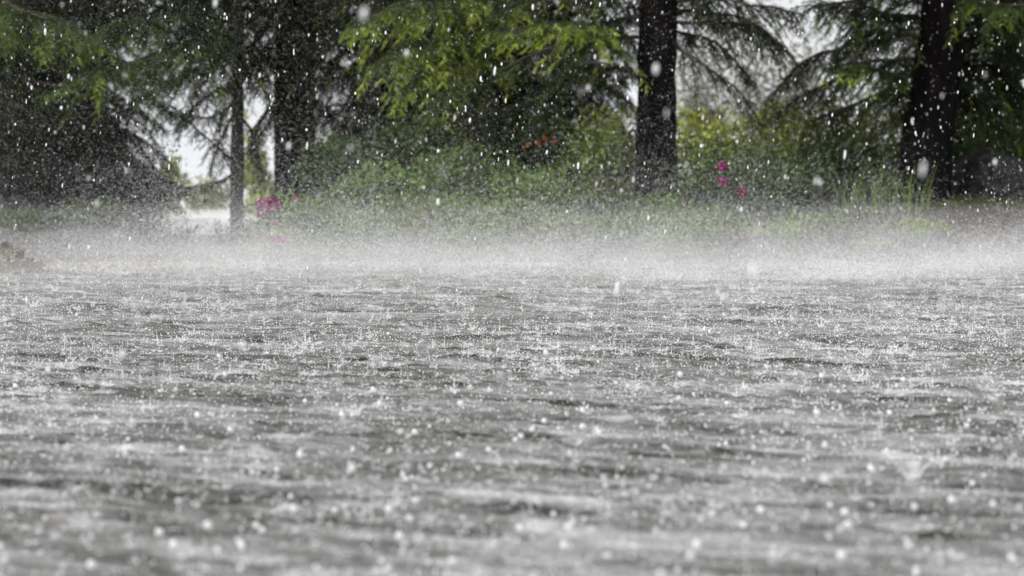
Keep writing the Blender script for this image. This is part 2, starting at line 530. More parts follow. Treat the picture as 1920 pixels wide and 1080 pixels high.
def crown_mesh(name, z0, z1, rad, nb, seed, tmpl=TW_COARSE, tstep=0.17, step=0.22, base=DARK, lowdroop=0.35, lime=0.05, L0=0.8, tsc=1.0, clear=None):
    g = np.random.default_rng(seed)
    wd, lf = MB(), MB()
    for k in range(nb):
        s = (k + g.random()) / nb
        z = z0 + (z1 - z0) * s
        a = k * 2.39996 + g.normal(0, 0.25)
        if clear is not None and z < clear[2] and abs(math.atan2(math.sin(a - clear[0]), math.cos(a - clear[0]))) < clear[1]:
            continue
        L = rad * (1 - 0.9 * s) * g.uniform(0.8, 1.12) + 0.15
        d = np.array([math.cos(a), math.sin(a), 0])
        p = [(0, 0, z), d * L * 0.4 + [0, 0, z + 0.04 * L], d * L * 0.75 + [0, 0, z - lowdroop * 0.3 * L], d * L + [0, 0, z - lowdroop * L * g.uniform(0.6, 1.1)]]
        bough(p, L0=L0 * (0.5 + 0.5 * (1 - s)), step=step, droop=0.55, lime=lime, base=base * g.uniform(0.75, 1.25), seed=seed * 1000 + k, r0=0.03, tmpl=tmpl, tstep=tstep, tsc=tsc, wood=wd, leaf=lf)
    return wd.mesh(name + '_limbs'), lf.mesh(name + '_needles')

def mesh_mat(me, mat):
    me.materials.append(mat)
    return me

# crowns above the frame (they shade the bank and stand in the water's reflection)
up_w, up_l = crown_mesh('upper', 2.9, 10.5, 2.6, 60, 3)
mesh_mat(up_w, M['twig']); mesh_mat(up_l, M['needles'])
# whole small conifers for the row behind
bgA_w, bgA_l = crown_mesh('behind_a', 0.15, 7.5, 2.0, 120, 5, base=DARK * 1.5, tmpl=TW_MID, tstep=0.11, step=0.12, L0=0.6, lime=0.05)
bgB_w, bgB_l = crown_mesh('behind_b', 0.25, 8.5, 2.2, 130, 6, tmpl=TW_MID, tstep=0.11, step=0.12, base=BLUE, L0=0.65, lime=0.08)
for me_ in (bgA_w, bgB_w): mesh_mat(me_, M['twig'])
for me_ in (bgA_l, bgB_l): mesh_mat(me_, M['needles'])

def add_upper(tree, rz, sc_=1.0, dz=0.0):
    limbs = link('limbs', up_w, tree); limbs.location.z = dz; limbs.rotation_euler.z = rz; limbs.scale = (sc_,) * 3
    cr = link('crown', up_l, tree); cr.location.z = dz; cr.rotation_euler.z = rz; cr.scale = (sc_,) * 3

def add_bough(tree, origin, pts, **kw):
    wd, lf = MB(), MB()
    bough(rel(pts, origin), wood=wd, leaf=lf, **kw)
    b = wd.build('bough', M['twig'], tree)
    if lf.n: lf.build('needles', M['needles'], b)
    return b

A = at
# --- tree with the straight dark trunk right of the middle
Y1 = 22.3; b1 = np.array([X(1231, Y1), Y1, 0.40])
t1 = make_tree('spruce_tree', b1, 'spruce with straight black trunk right of centre and dark bare drooping boughs')
pth = rel([A(1231, 380, Y1), A(1231, 300, Y1), A(1231, 180, Y1), A(1233, 60, Y1), A(1236, -80, Y1), (X(1240, Y1), Y1, 6), (X(1240, Y1), Y1, 10.5)], b1)
mb = MB(); mb.add(*trunk_mesh(pth, [0.19, 0.165, 0.160, 0.158, 0.152, 0.10, 0.02], 3, knobs=((1.25, math.pi, 0.12, 0.10),)))
mb.build('trunk', M['bark'], t1, True)
add_upper(t1, 0.4, 1.0, 0.9)
add_bough(t1, b1, [A(1262, 42, Y1), A(1340, 42, Y1 - .1), A(1420, 62, Y1 - .2), A(1480, 105, Y1 - .3), A(1500, 150, Y1 - .35)], L0=0.50, dens=0.85, lime=0.0, droop=1.0, seed=31, r0=0.022, tstep=0.04, tsc=.95)
add_bough(t1, b1, [A(1262, 85, Y1), A(1310, 115, Y1 - .2), A(1370, 165, Y1 - .3), A(1432, 235, Y1 - .4)], L0=0.46, dens=0.8, lime=0.0, droop=0.8, seed=32, r0=0.018, tstep=0.042, tsc=.9)
add_bough(t1, b1, [A(1262, 5, Y1), A(1340, -10, Y1 - .3), A(1420, 5, Y1 - .5), A(1500, 30, Y1 - .6)], L0=0.45, dens=0.75, lime=0.02, droop=0.8, seed=33, r0=0.02, tstep=0.045)
add_bough(t1, b1, [A(1262, 20, Y1), A(1320, 25, Y1 + .4), A(1390, 30, Y1 + .6), A(1450, 70, Y1 + .7)], L0=0.5, dens=1.0, lime=0.0, droop=0.9, seed=38, r0=0.02, tstep=0.04)
add_bough(t1, b1, [A(1262, 55, Y1), A(1300, 70, Y1 + .5), A(1350, 95, Y1 + .7), A(1400, 150, Y1 + .8)], L0=0.42, dens=.9, lime=0.0, droop=0.8, seed=39, r0=0.018, tstep=0.042)
add_bough(t1, b1, [A(1202, 30, Y1), A(1140, 45, Y1 - .2), A(1060, 80, Y1 - .4), A(985, 110, Y1 - .5), A(930, 140, Y1 - .6)], L0=0.50, dens=0.9, lime=0.05, droop=0.7, seed=34, r0=0.03)
add_bough(t1, b1, [A(1202, 70, Y1), A(1150, 70, Y1 - .3), A(1080, 42, Y1 - 1.2), A(1010, 36, Y1 - 1.7), A(925, 60, Y1 - 2.0)], L0=0.5, dens=1.0, lime=0.95, droop=0.45, seed=35, base=MID, r0=0.018)
add_bough(t1, b1, [A(1205, -30, Y1), A(1120, -40, Y1 - .4), A(1020, -20, Y1 - .7), A(940, 10, Y1 - .9)], L0=0.55, dens=1.0, lime=0.2, droop=0.7, seed=36, r0=0.025)
add_bough(t1, b1, [A(1200, 150, Y1), A(1150, 120, Y1 + .3), A(1080, 130, Y1 + .5), A(1010, 180, Y1 + .6)], L0=0.42, dens=0.9, lime=0.04, droop=0.7, seed=37, r0=0.018)

# --- tree in the middle whose lime-tipped boughs hang to the left
Y2 = 24.6; b2 = np.array([X(960, Y2), Y2, 0.45])
t2 = make_tree('spruce_tree', b2, 'dense spruce in the middle with boughs ending in lime green new growth')
pth = rel([A(960, 372, Y2), A(958, 200, Y2), A(955, 0, Y2), (X(955, Y2), Y2, 6), (X(955, Y2), Y2, 10.5)], b2)
mb = MB(); mb.add(*trunk_mesh(pth, [0.17, 0.155, 0.145, 0.10, 0.02], 5))
mb.build('trunk', M['bark'], t2, True)
add_upper(t2, 1.7, 1.02)
spec2 = [
 ([(950, 0), (880, -14, -1.2), (800, -4, -2.2), (720, 12, -2.9), (650, 42, -3.3)], .62, .72, MID),
 ([(950, 60), (890, 62, -1.2), (820, 72, -2.2), (750, 92, -2.9), (694, 122, -3.3)], .58, .8, MID),
 ([(950, 85), (900, 90, -1.0), (850, 108, -1.9), (790, 132, -2.5), (735, 172, -2.9)], .5, .9, MID),
 ([(950, 120), (880, 150, -.6), (820, 190, -.9), (770, 260, -1.1)], .45, .25, MID),
 ([(955, 150), (900, 170, -.3), (860, 210, -.4), (820, 270, -.5)], .45, .10, DARK),
 ([(960, 140), (1010, 150, -.4), (1070, 170, -.6), (1120, 220, -.7)], .5, .10, DARK),
 ([(960, 100), (1020, 95, -.4), (1090, 110, -.6), (1160, 160, -.5)], .5, .08, DARK),
 ([(960, 190), (1010, 200, -.5), (1060, 225, -.8), (1100, 260, -.9)], .45, .12, MID),
 ([(955, 200), (930, 220, -.8), (880, 250, -1.1), (830, 290, -1.2)], .45, .12, DARK),
 ([(950, 30), (860, 40, .2), (760, 70, .1), (660, 130, 0)], .6, .12, DARK),
 ([(950, -20), (850, -30, -.2), (720, -20, -.5), (600, 20, -.6)], .6, .2, DARK),
 ([(950, 100), (850, 130, .3), (740, 180, .3), (640, 240, .3)], .6, .06, DARK),
 ([(950, 180), (860, 220, .2), (760, 260, .2), (680, 310, .2)], .5, .06, DARK),
]
for k, (pp, L0, lm, bs) in enumerate(spec2):
    add_bough(t2, b2, [A(q[0], q[1], Y2 + (q[2] if len(q) > 2 else 0)) for q in pp], L0=L0, lime=lm, base=bs, droop=0.65, seed=60 + k, r0=0.022, tstep=0.036)

# --- leaning trunk at the right
Y3 = 22.6; b3 = np.array([X(1732, Y3), Y3, 0.42])
t3 = make_tree('spruce_tree', b3, 'spruce with thick leaning black trunk above the upright grass blades')
pth = rel([A(1732, 385, Y3), A(1735, 300, Y3), A(1748, 190, Y3), A(1764, 80, Y3), A(1776, -30, Y3), (X(1800, Y3), Y3, 4.5), (X(1830, Y3), Y3, 8), (X(1840, Y3), Y3, 10.6)], b3)
mb = MB(); mb.add(*trunk_mesh(pth, [0.245, 0.215, 0.215, 0.205, 0.19, 0.15, 0.08, 0.02], 9, knobs=((1.05, math.pi, 0.22, 0.13), (1.62, 0.2, 0.15, 0.06))))
mb.build('trunk', M['bark'], t3, True)
add_upper(t3, 2.9, 1.05)
spec3 = [
 ([(1720, 30), (1660, 30, -.4), (1600, 10, -.7), (1530, -5, -.9)], .5, .15, DARK),
 ([(1722, -10), (1650, -20, -.3), (1570, 10, -.5), (1500, 20, -.6)], .55, .2, DARK),
 ([(1725, 70), (1660, 60, .5), (1590, 85, .9), (1500, 130, 1.2), (1430, 200, 1.3)], .5, .05, BLUE),
 ([(1720, 110), (1650, 115, .5), (1570, 150, .9), (1490, 190, 1.1), (1440, 225, 1.2)], .45, .06, BLUE),
 ([(1718, 150), (1660, 140, -.3), (1600, 120, -.6), (1545, 115, -.7)], .40, .35, MID),
 ([(1715, 170), (1650, 175, .4), (1590, 200, .6), (1530, 235, .7)], .42, .10, DARK),
 ([(1800, -10), (1840, -5, -.5), (1880, 10, -.9), (1940, 15, -1.2)], .4, .3, MID),
 ([(1800, 60), (1860, 60, .3), (1920, 90, .5), (1990, 140, .6)], .55, .05, DARK),
 ([(1795, 110), (1850, 120, .5), (1900, 160, .7), (1960, 220, .8)], .5, .06, DARK),
 ([(1790, 20), (1860, 20, .8), (1930, 40, 1.0), (2000, 80, 1.2)], .55, .05, DARK),
 ([(1785, 160), (1820, 180, .5), (1860, 220, .7), (1900, 270, .8)], .4, .08, DARK),
]
for k, (pp, L0, lm, bs) in enumerate(spec3):
    add_bough(t3, b3, [A(q[0], q[1], Y3 + (q[2] if len(q) > 2 else 0)) for q in pp], L0=L0, lime=lm, base=bs, droop=0.75, seed=90 + k, r0=0.022, tstep=0.036)

# --- big spruce on the left with the sweeping grey-green bough
Y4 = 24.0; b4 = np.array([X(-70, Y4), Y4, 0.40])
t4 = make_tree('spruce_tree', b4, 'large spruce at the left with long green bough sweeping down over deep shade')
pth = rel([A(-70, 365, Y4), A(-70, 200, Y4), A(-70, 0, Y4), (X(-70, Y4), Y4, 6), (X(-70, Y4), Y4, 10.6)], b4)
mb = MB(); mb.add(*trunk_mesh(pth, [0.24, 0.22, 0.2, 0.12, 0.02], 12))
mb.build('trunk', M['bark'], t4, True)
add_upper(t4, 4.1, 1.08)
spec4 = [
 ([(-60, -20), (20, 10, -.6), (80, 30, -.9), (140, 75, -1.1)], .5, .2, MID),
 ([(-60, 40), (0, 40, -.7), (40, 50, -1.0), (90, 90, -1.2)], .45, .35, MID),
 ([(-60, 60), (60, 60, 0), (180, 90, -.1), (300, 150, -.2)], .6, .06, DARK),
 ([(-60, 110), (40, 120, .2), (140, 150, .3), (240, 200, .3)], .6, .04, DARK),
 ([(-60, 150), (20, 170, .2), (100, 205, .3), (190, 260, .3)], .55, .04, DARK),
 ([(-60, 10), (80, 0, .3), (200, 10, .5), (330, 60, .5)], .6, .05, DARK),
 ([(-60, 180), (30, 200, -.5), (120, 240, -.7), (200, 300, -.8)], .6, .05, DARK),
 ([(-60, 220), (10, 240, -.7), (70, 280, -.9), (130, 340, -1.0)], .55, .05, DARK),
 ([(-60, 130), (60, 150, -.3), (160, 190, -.4), (260, 250, -.5)], .6, .05, DARK),
 ([(-60, -10), (60, 20, -1.4), (140, 50, -1.9), (215, 100, -2.2)], .6, .22, MID),
]
for k, (pp, L0, lm, bs) in enumerate(spec4):
    add_bough(t4, b4, [A(q[0], q[1], Y4 + (q[2] if len(q) > 2 else 0)) for q in pp], L0=L0, lime=lm, base=bs, droop=0.7, seed=120 + k, r0=0.024, tstep=0.036)

# --- slim trunk standing in the bright gap
Y5 = 25.2; b5 = np.array([X(444, Y5), Y5, 0.04])
t5 = make_tree('spruce_tree', b5, 'slim grey trunk standing in the bright gap with sparse hanging boughs')
pth = rel([A(444, 452, Y5), A(444, 330, Y5), A(446, 200, Y5), A(448, 0, Y5), (X(450, Y5), Y5, 5), (X(450, Y5), Y5, 9)], b5)
mb = MB(); mb.add(*trunk_mesh(pth, [0.075, 0.063, 0.06, 0.058, 0.045, 0.015], 14, sides=20))
mb.build('trunk', M['bark_grey'], t5, True)
add_upper(t5, 5.0, 0.8, 0.4)
spec5 = [
 ([(446, 50), (400, 60, -.8), (340, 80, -1.6), (270, 105, -2.2), (180, 130, -2.7), (95, 175, -3.0)], .75, .30, MID * 1.3, 1),
 ([(446, 0), (390, 0, -.8), (320, 15, -1.4), (250, 35, -1.9), (150, 75, -2.3)], .7, .22, MID * 1.2, 1),
 ([(446, 110), (400, 115, -.6), (340, 140, -1.0), (270, 175, -1.4), (200, 215, -1.6)], .6, .08, DARK * 1.3, 1),
 ([(446, 190), (420, 205, 0), (380, 220, 0), (310, 190, 0)], .32, .04, DARK, 1),
 ([(446, 100), (500, 110, -.2), (550, 130, -.3), (600, 180, -.4)], .5, .06, DARK, 1),
 ([(446, 20), (510, 20, -.2), (580, 30, -.3), (660, 70, -.4)], .55, .08, DARK, 1),
 ([(446, 205), (425, 240, 0), (400, 290, .1), (388, 330, .1)], .25, .2, MID, .6),
 ([(446, 215), (470, 240, 0), (490, 290, 0), (500, 330, 0)], .25, .25, MID, .7),
 ([(446, 60), (420, 90, -.3), (390, 130, -.4), (370, 170, -.4)], .4, .06, DARK, 1),
 ([(446, -20), (480, -10, .6), (530, 10, .9), (600, 50, 1.0)], .6, .06, DARK, 1),
 ([(446, 30), (410, 30, .7), (360, 50, 1.0), (300, 100, 1.1)], .6, .06, DARK, 1),
 ([(446, 80), (420, 85, .6), (380, 100, .9), (320, 150, 1.0)], .55, .06, DARK, 1),
 ([(446, 90), (480, 90, .6), (510, 105, .8), (560, 150, .9)], .5, .06, DARK, 1),
 ([(446, 140), (470, 140, .3), (500, 160, .4), (520, 210, .4)], .4, .10, MID, 1),
 ([(446, 0), (400, -20, .9), (340, -10, 1.2), (270, 30, 1.3)], .6, .06, DARK, 1),
 ([(446, 160), (410, 170, -.5), (370, 195, -.7), (330, 240, -.8)], .4, .12, MID, .8),
 ([(446, 312), (405, 268, -.1), (360, 228, -.2), (305, 196, -.3)], .22, .05, DARK, .7),
 ([(446, 322), (405, 338, -.2), (350, 346, -.4), (295, 372, -.6)], .26, .08, DARK, .9),
 ([(446, 180), (430, 200, .3), (415, 240, .4), (420, 300, .4)], .3, .3, MID * 1.4, .6),
]
for k, (pp, L0, lm, bs, dn) in enumerate(spec5):
    add_bough(t5, b5, [A(q[0], q[1], Y5 + (q[2] if len(q) > 2 else 0)) for q in pp], L0=L0, lime=lm, base=bs, droop=0.7, dens=dn, seed=150 + k, r0=0.018, tstep=0.038)

# --- darker trunk just right of the gap
Y6 = 25.6; b6 = np.array([X(537, Y6), Y6, 0.30])
t6 = make_tree('spruce_tree', b6, 'dark trunk at the edge of the gap behind the magenta flowers')
pth = rel([A(537, 420, Y6), A(537, 300, Y6), A(537, 150, Y6), A(537, 0, Y6), (X(537, Y6), Y6, 6), (X(537, Y6), Y6, 10)], b6)
mb = MB(); mb.add(*trunk_mesh(pth, [0.13, 0.115, 0.11, 0.105, 0.08, 0.02], 16, sides=28))
mb.build('trunk', M['bark'], t6, True)
add_upper(t6, 0.9, 0.95)
spec6 = [
 ([(540, 100), (590, 110, -.3), (640, 140, -.5), (690, 200, -.6)], .5, .05, DARK),
 ([(540, 160), (580, 180, -.3), (620, 215, -.4), (660, 280, -.5)], .45, .05, DARK),
 ([(540, 210), (570, 230, -.3), (600, 270, -.4), (620, 330, -.4)], .38, .08, DARK),
 ([(535, 180), (505, 200, -.2), (485, 240, -.3), (470, 290, -.3)], .3, .10, DARK),
 ([(540, 20), (600, 30, -.4), (660, 60, -.6), (720, 120, -.7)], .5, .05, DARK),
 ([(540, 120), (500, 110, -.2), (460, 130, -.3), (420, 170, -.3)], .42, .05, DARK),
 ([(537, 60), (520, 75, -.6), (500, 110, -.8), (490, 170, -.9)], .42, .06, DARK),
 ([(537, 80), (545, 100, -.6), (555, 150, -.8), (560, 220, -.9)], .42, .06, DARK),
 ([(537, 0), (520, 10, -.6), (500, 40, -.9), (470, 90, -1.0)], .5, .06, DARK),
 ([(537, 150), (545, 170, -.5), (540, 210, -.6), (530, 260, -.6)], .35, .06, DARK),
 ([(537, 30), (570, 40, -.7), (590, 80, -1.0), (600, 150, -1.1)], .5, .06, DARK),
]
for k, (pp, L0, lm, bs) in enumerate(spec6):
    add_bough(t6, b6, [A(q[0], q[1], Y6 + (q[2] if len(q) > 2 else 0)) for q in pp], L0=L0, lime=lm, base=bs, droop=0.75, seed=180 + k, r0=0.02, tstep=0.038)

# --- row of conifers closing the view behind
BG = [(-90, 28.5, 0, 1.0, 'behind the left spruce, outermost of the row'), (40, 30.5, 1, .85, 'behind the left spruce, beside the deep shade'),
      (110, 34.5, 0, .9, 'deep behind the sweeping bough on the left'),
      (725, 28.6, 0, .72, 'right of the bright gap'), (850, 30.6, 1, .9, 'behind the lime tipped boughs'),
      (960, 29.0, 1, .8, 'straight behind the orange flowers'), (1060, 28.2, 0, .62, 'just left of the straight black trunk'),
      (1800, 28.0, 1, .85, 'just behind the leaning trunk'), (1890, 30.0, 0, .9, 'just right of the leaning trunk'), (2020, 28.0, 1, 1.0, 'above the dark boulder at the right'),
      (575, 29.5, 1, .9, 'high crowned, behind the dark trunk by the gap'), (185, 30.5, 0, 1.0, 'high crowned, behind the deep shade on the left')]
for k, (px, Y, kind, wd_, wh) in enumerate(BG):
    bs = np.array([X(px, Y), Y, float(hground(X(px, Y), Y)) - 0.02])
    e = make_tree('background_conifer', bs, ('dark green conifer ' if kind == 0 else 'blue green conifer ') + wh, 'row of conifers behind the bank')
    e.rotation_euler.z = k * 1.3
    e.scale = (wd_, wd_, 1)
    mb = MB(); v, f = tube([(0, 0, -0.1), (0, 0, 2), (0, 0, 5), (0, 0, 8)], [0.14, 0.12, 0.08, 0.02], 12); mb.add(v, f); mb.build('trunk', M['bark'], e, True)
    for o_ in (link('limbs', (bgA_w, bgB_w)[kind], e), link('crown', (bgA_l, bgB_l)[kind], e)):
        o_.location.z = 2.0 if 'high crowned' in wh else 0.0

# ------------------------------------------------------------------ shrubs and flowers
def leaf_template(L, W, fold=0.15):
    v = np.array([(0, 0, 0), (L * .45, W * .5, fold * W), (L, 0, -0.1 * L), (L * .45, -W * .5, fold * W)])
    return v, np.array([(0, 3, 2), (0, 2, 1)])

def shrub_leaves(mb, centre, rad, n, leafL, leafW, c0, c1, seed, shell=0.6, lump=0.25, topc=None):
    g = np.random.default_rng(seed)
    d = norm(g.normal(size=(n, 3))); d[:, 2] = np.abs(d[:, 2]) * 1.0 - 0.15
    d = norm(d)
    rr = 1 - (1 - shell) * g.random(n) ** 1.4 * 1.2
    lumpn = 1 + lump * vnoise(np.arctan2(d[:, 1], d[:, 0]) * 2.2 + 9, d[:, 2] * 3.5 + 4, seed) + lump * 0.6 * vnoise(d[:, 0] * 6 + 3, d[:, 2] * 6 + d[:, 1] * 5, seed + 1)
    pos = np.asarray(centre) + d * np.asarray(rad) * (rr * lumpn)[:, None]
    dirs = d * 0.7 + 0.7 * g.normal(size=(n, 3)) + np.array([0, 0, 0.15])
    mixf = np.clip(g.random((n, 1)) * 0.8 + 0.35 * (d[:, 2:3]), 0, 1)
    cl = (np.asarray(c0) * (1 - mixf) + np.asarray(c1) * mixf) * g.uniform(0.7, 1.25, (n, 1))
    place(mb, [leaf_template(leafL, leafW), leaf_template(leafL * .8, leafW * 1.1)], pos, dirs, g.uniform(0.7, 1.2, n), cl, g)

def shrub_stems(mb, rad, seed, n=7):
    g = np.random.default_rng(seed)
    for k in range(n):
        a = g.uniform(0, 6.28); e = np.array([math.cos(a) * rad[0] * .7, math.sin(a) * rad[1] * .7, rad[2] * g.uniform(.7, 1.1)])
        v, f = tube([(0.02 * math.cos(a), 0.02 * math.sin(a), -0.08), e * [.4, .4, .5], e], [0.011, 0.008, 0.003], 5)
        mb.add(v, f)

def floret_template():
    v, f = [], []
    for k in range(5):
        a = k * 2 * math.pi / 5
        c, s = math.cos(a), math.sin(a)
        i = len(v)
        v += [(0, 0, 0), (0.014 * c - .010 * s, 0.014 * s + .010 * c, 0.010), (0.026 * c, 0.026 * s, 0.008), (0.014 * c + .010 * s, 0.014 * s - .010 * c, 0.010)]
        f += [(i, i + 3, i + 2), (i, i + 2, i + 1)]
    return np.array(v, float), np.array(f)
FLV, FLF = floret_template()
# rotate so that the flower opens along +X
FLT = (np.stack([FLV[:, 2], FLV[:, 0], FLV[:, 1]], -1), FLF)

def truss(parent, loc, r, colr, seed, n=20, flat=0.8):
    g = np.random.default_rng(seed)
    d = norm(g.normal(size=(n, 3)) + np.array([0, -0.2, 0.35]))
    mb = MB()
    cl = np.asarray(colr) * g.uniform(0.35, 1.5, (n, 1))
    place(mb, [FLT], d * np.array([r, r, r * flat]) * 0.6, d + 0.2 * g.normal(size=(n, 3)), np.full(n, r / 0.032) * g.uniform(0.8, 1.15, n), np.clip(cl, 0, .9), g)
    o = mb.build('flower_truss', M['petals'], parent, loc=tuple(loc))
    return o

def shrub(name, px, py_top, px_w, Y, h, label, c0, c1, leaf=(0.05, 0.02), n=1500, seed=0, group=None, cat='shrub', depth=None, trusses=(), fcol=(0.5, 0.02, 0.2), tr=0.05, shell=0.4, lump=0.34):
    """px centre column, px_w width in photo pixels at distance Y, h height in metres"""
    x = X(px, Y); z = float(hground(x, Y)) - 0.02
    e = empty(name, (x, Y, z)); tag(e, label, cat, group)
    rx = px_w / FPX * Y * 0.5; ry = depth or rx * 0.8
    st = MB(); shrub_stems(st, (rx, ry, h), seed); st.build('stems', M['twig'], e)
    lf = MB(); shrub_leaves(lf, (0, 0, h * 0.42), (rx, ry, h * 0.60), n, leaf[0], leaf[1], c0, c1, seed, shell, lump)
    # low leaves reach the soil
    shrub_leaves(lf, (0, 0, 0.05), (rx * .95, ry * .95, h * 0.35), n // 3, leaf[0], leaf[1], c0, c1, seed + 7, shell, lump)
    lf.build('foliage', M['leaves'], e)
    for k, (tx, ty, dy) in enumerate(trusses):
        p = at(tx, ty, Y + dy) - np.array([x, Y, z])
        truss(e, p, tr, fcol, seed * 31 + k)
    return e

GD, GM, GL, GY_ = (0.028, 0.052, 0.018), (0.095, 0.155, 0.043), (0.18, 0.27, 0.075), (0.48, 0.52, 0.085)
MAG = (0.34, 0.020, 0.19); ORG = (0.58, 0.075, 0.02); PNK = (0.42, 0.10, 0.26)
# flowering rhododendrons and azaleas
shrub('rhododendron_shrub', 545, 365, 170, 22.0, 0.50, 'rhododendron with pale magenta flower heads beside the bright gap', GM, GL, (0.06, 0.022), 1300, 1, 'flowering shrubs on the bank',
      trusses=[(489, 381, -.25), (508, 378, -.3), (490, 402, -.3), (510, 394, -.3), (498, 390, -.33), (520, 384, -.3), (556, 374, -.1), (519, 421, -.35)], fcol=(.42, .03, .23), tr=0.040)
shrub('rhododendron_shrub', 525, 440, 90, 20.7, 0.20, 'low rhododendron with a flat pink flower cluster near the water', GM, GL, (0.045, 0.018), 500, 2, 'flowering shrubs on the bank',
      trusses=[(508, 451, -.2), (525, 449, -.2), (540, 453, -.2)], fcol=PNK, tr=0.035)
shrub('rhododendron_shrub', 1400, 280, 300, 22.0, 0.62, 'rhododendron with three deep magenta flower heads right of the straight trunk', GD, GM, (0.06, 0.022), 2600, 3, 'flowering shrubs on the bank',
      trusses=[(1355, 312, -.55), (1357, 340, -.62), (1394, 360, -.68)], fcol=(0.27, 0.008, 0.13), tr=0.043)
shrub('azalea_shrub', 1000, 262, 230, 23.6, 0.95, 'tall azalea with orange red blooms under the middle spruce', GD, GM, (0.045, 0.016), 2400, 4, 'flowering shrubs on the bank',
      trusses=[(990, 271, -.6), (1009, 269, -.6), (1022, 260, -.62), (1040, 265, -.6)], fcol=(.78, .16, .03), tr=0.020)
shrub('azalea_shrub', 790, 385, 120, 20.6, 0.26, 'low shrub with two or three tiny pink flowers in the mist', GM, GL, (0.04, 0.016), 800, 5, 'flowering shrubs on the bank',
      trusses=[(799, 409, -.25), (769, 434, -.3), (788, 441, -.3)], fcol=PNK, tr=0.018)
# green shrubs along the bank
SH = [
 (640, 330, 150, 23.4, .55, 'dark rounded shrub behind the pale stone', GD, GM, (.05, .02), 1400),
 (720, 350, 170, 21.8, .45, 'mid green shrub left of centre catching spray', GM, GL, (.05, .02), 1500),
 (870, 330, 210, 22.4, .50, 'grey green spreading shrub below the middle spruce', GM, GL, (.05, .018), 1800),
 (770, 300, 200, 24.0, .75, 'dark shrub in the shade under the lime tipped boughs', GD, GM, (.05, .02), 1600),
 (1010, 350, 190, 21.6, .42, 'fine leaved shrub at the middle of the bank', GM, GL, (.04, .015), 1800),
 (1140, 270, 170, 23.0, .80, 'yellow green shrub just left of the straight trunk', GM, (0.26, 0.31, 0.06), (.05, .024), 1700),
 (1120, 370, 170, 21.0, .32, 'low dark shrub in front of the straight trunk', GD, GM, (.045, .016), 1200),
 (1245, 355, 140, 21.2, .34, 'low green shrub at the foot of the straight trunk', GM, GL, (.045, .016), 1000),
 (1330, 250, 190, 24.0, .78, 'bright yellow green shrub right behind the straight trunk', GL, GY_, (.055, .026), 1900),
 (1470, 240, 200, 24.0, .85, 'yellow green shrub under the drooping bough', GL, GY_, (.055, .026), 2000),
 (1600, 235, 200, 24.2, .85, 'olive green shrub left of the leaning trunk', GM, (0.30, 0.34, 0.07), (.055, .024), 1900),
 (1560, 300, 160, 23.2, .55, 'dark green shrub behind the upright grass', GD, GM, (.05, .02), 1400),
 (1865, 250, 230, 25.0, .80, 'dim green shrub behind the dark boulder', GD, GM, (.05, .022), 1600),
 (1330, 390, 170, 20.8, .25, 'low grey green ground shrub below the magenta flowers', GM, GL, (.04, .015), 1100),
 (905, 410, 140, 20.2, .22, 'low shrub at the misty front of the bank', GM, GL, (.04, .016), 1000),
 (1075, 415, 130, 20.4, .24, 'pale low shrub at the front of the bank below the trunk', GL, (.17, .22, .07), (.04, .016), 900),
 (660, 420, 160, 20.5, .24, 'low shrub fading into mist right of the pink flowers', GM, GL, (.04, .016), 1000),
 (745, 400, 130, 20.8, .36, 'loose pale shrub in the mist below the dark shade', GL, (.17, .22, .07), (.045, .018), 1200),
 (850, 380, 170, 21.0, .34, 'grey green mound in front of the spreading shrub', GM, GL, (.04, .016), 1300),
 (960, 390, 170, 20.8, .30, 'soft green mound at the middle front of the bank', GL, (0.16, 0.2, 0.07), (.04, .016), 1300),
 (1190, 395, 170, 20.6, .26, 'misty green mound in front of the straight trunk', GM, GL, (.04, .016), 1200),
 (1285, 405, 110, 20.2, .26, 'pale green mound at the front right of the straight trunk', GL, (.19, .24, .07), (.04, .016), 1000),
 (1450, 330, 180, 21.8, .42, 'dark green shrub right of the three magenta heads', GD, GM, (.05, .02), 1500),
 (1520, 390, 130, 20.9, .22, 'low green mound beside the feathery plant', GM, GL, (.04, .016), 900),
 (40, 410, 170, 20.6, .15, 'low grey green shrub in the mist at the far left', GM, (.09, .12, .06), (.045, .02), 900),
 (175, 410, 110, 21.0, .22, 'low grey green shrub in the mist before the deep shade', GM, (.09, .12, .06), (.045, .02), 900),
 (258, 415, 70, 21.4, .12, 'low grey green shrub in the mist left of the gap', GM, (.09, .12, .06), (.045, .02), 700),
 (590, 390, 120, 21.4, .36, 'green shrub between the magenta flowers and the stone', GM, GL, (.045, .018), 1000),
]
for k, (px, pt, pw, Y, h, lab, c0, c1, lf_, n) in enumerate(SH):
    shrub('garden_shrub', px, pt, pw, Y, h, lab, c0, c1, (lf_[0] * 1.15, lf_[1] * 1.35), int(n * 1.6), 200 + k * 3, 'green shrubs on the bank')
# deep shade on the left: dense shrubs, the shade painted into near-black leaf colours
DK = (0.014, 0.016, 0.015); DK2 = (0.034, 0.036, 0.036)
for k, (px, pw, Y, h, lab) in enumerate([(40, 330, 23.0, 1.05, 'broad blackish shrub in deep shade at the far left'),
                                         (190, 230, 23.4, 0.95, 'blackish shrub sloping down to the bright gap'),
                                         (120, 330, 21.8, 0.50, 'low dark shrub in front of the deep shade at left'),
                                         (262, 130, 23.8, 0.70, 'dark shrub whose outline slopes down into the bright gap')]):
    shrub('shade_shrub', px, 0, pw, Y, h, lab, DK, DK2, (.05, .02), 2600, 300 + k * 3, 'dark shrubs under the left spruce', shell=0.45, lump=.5)

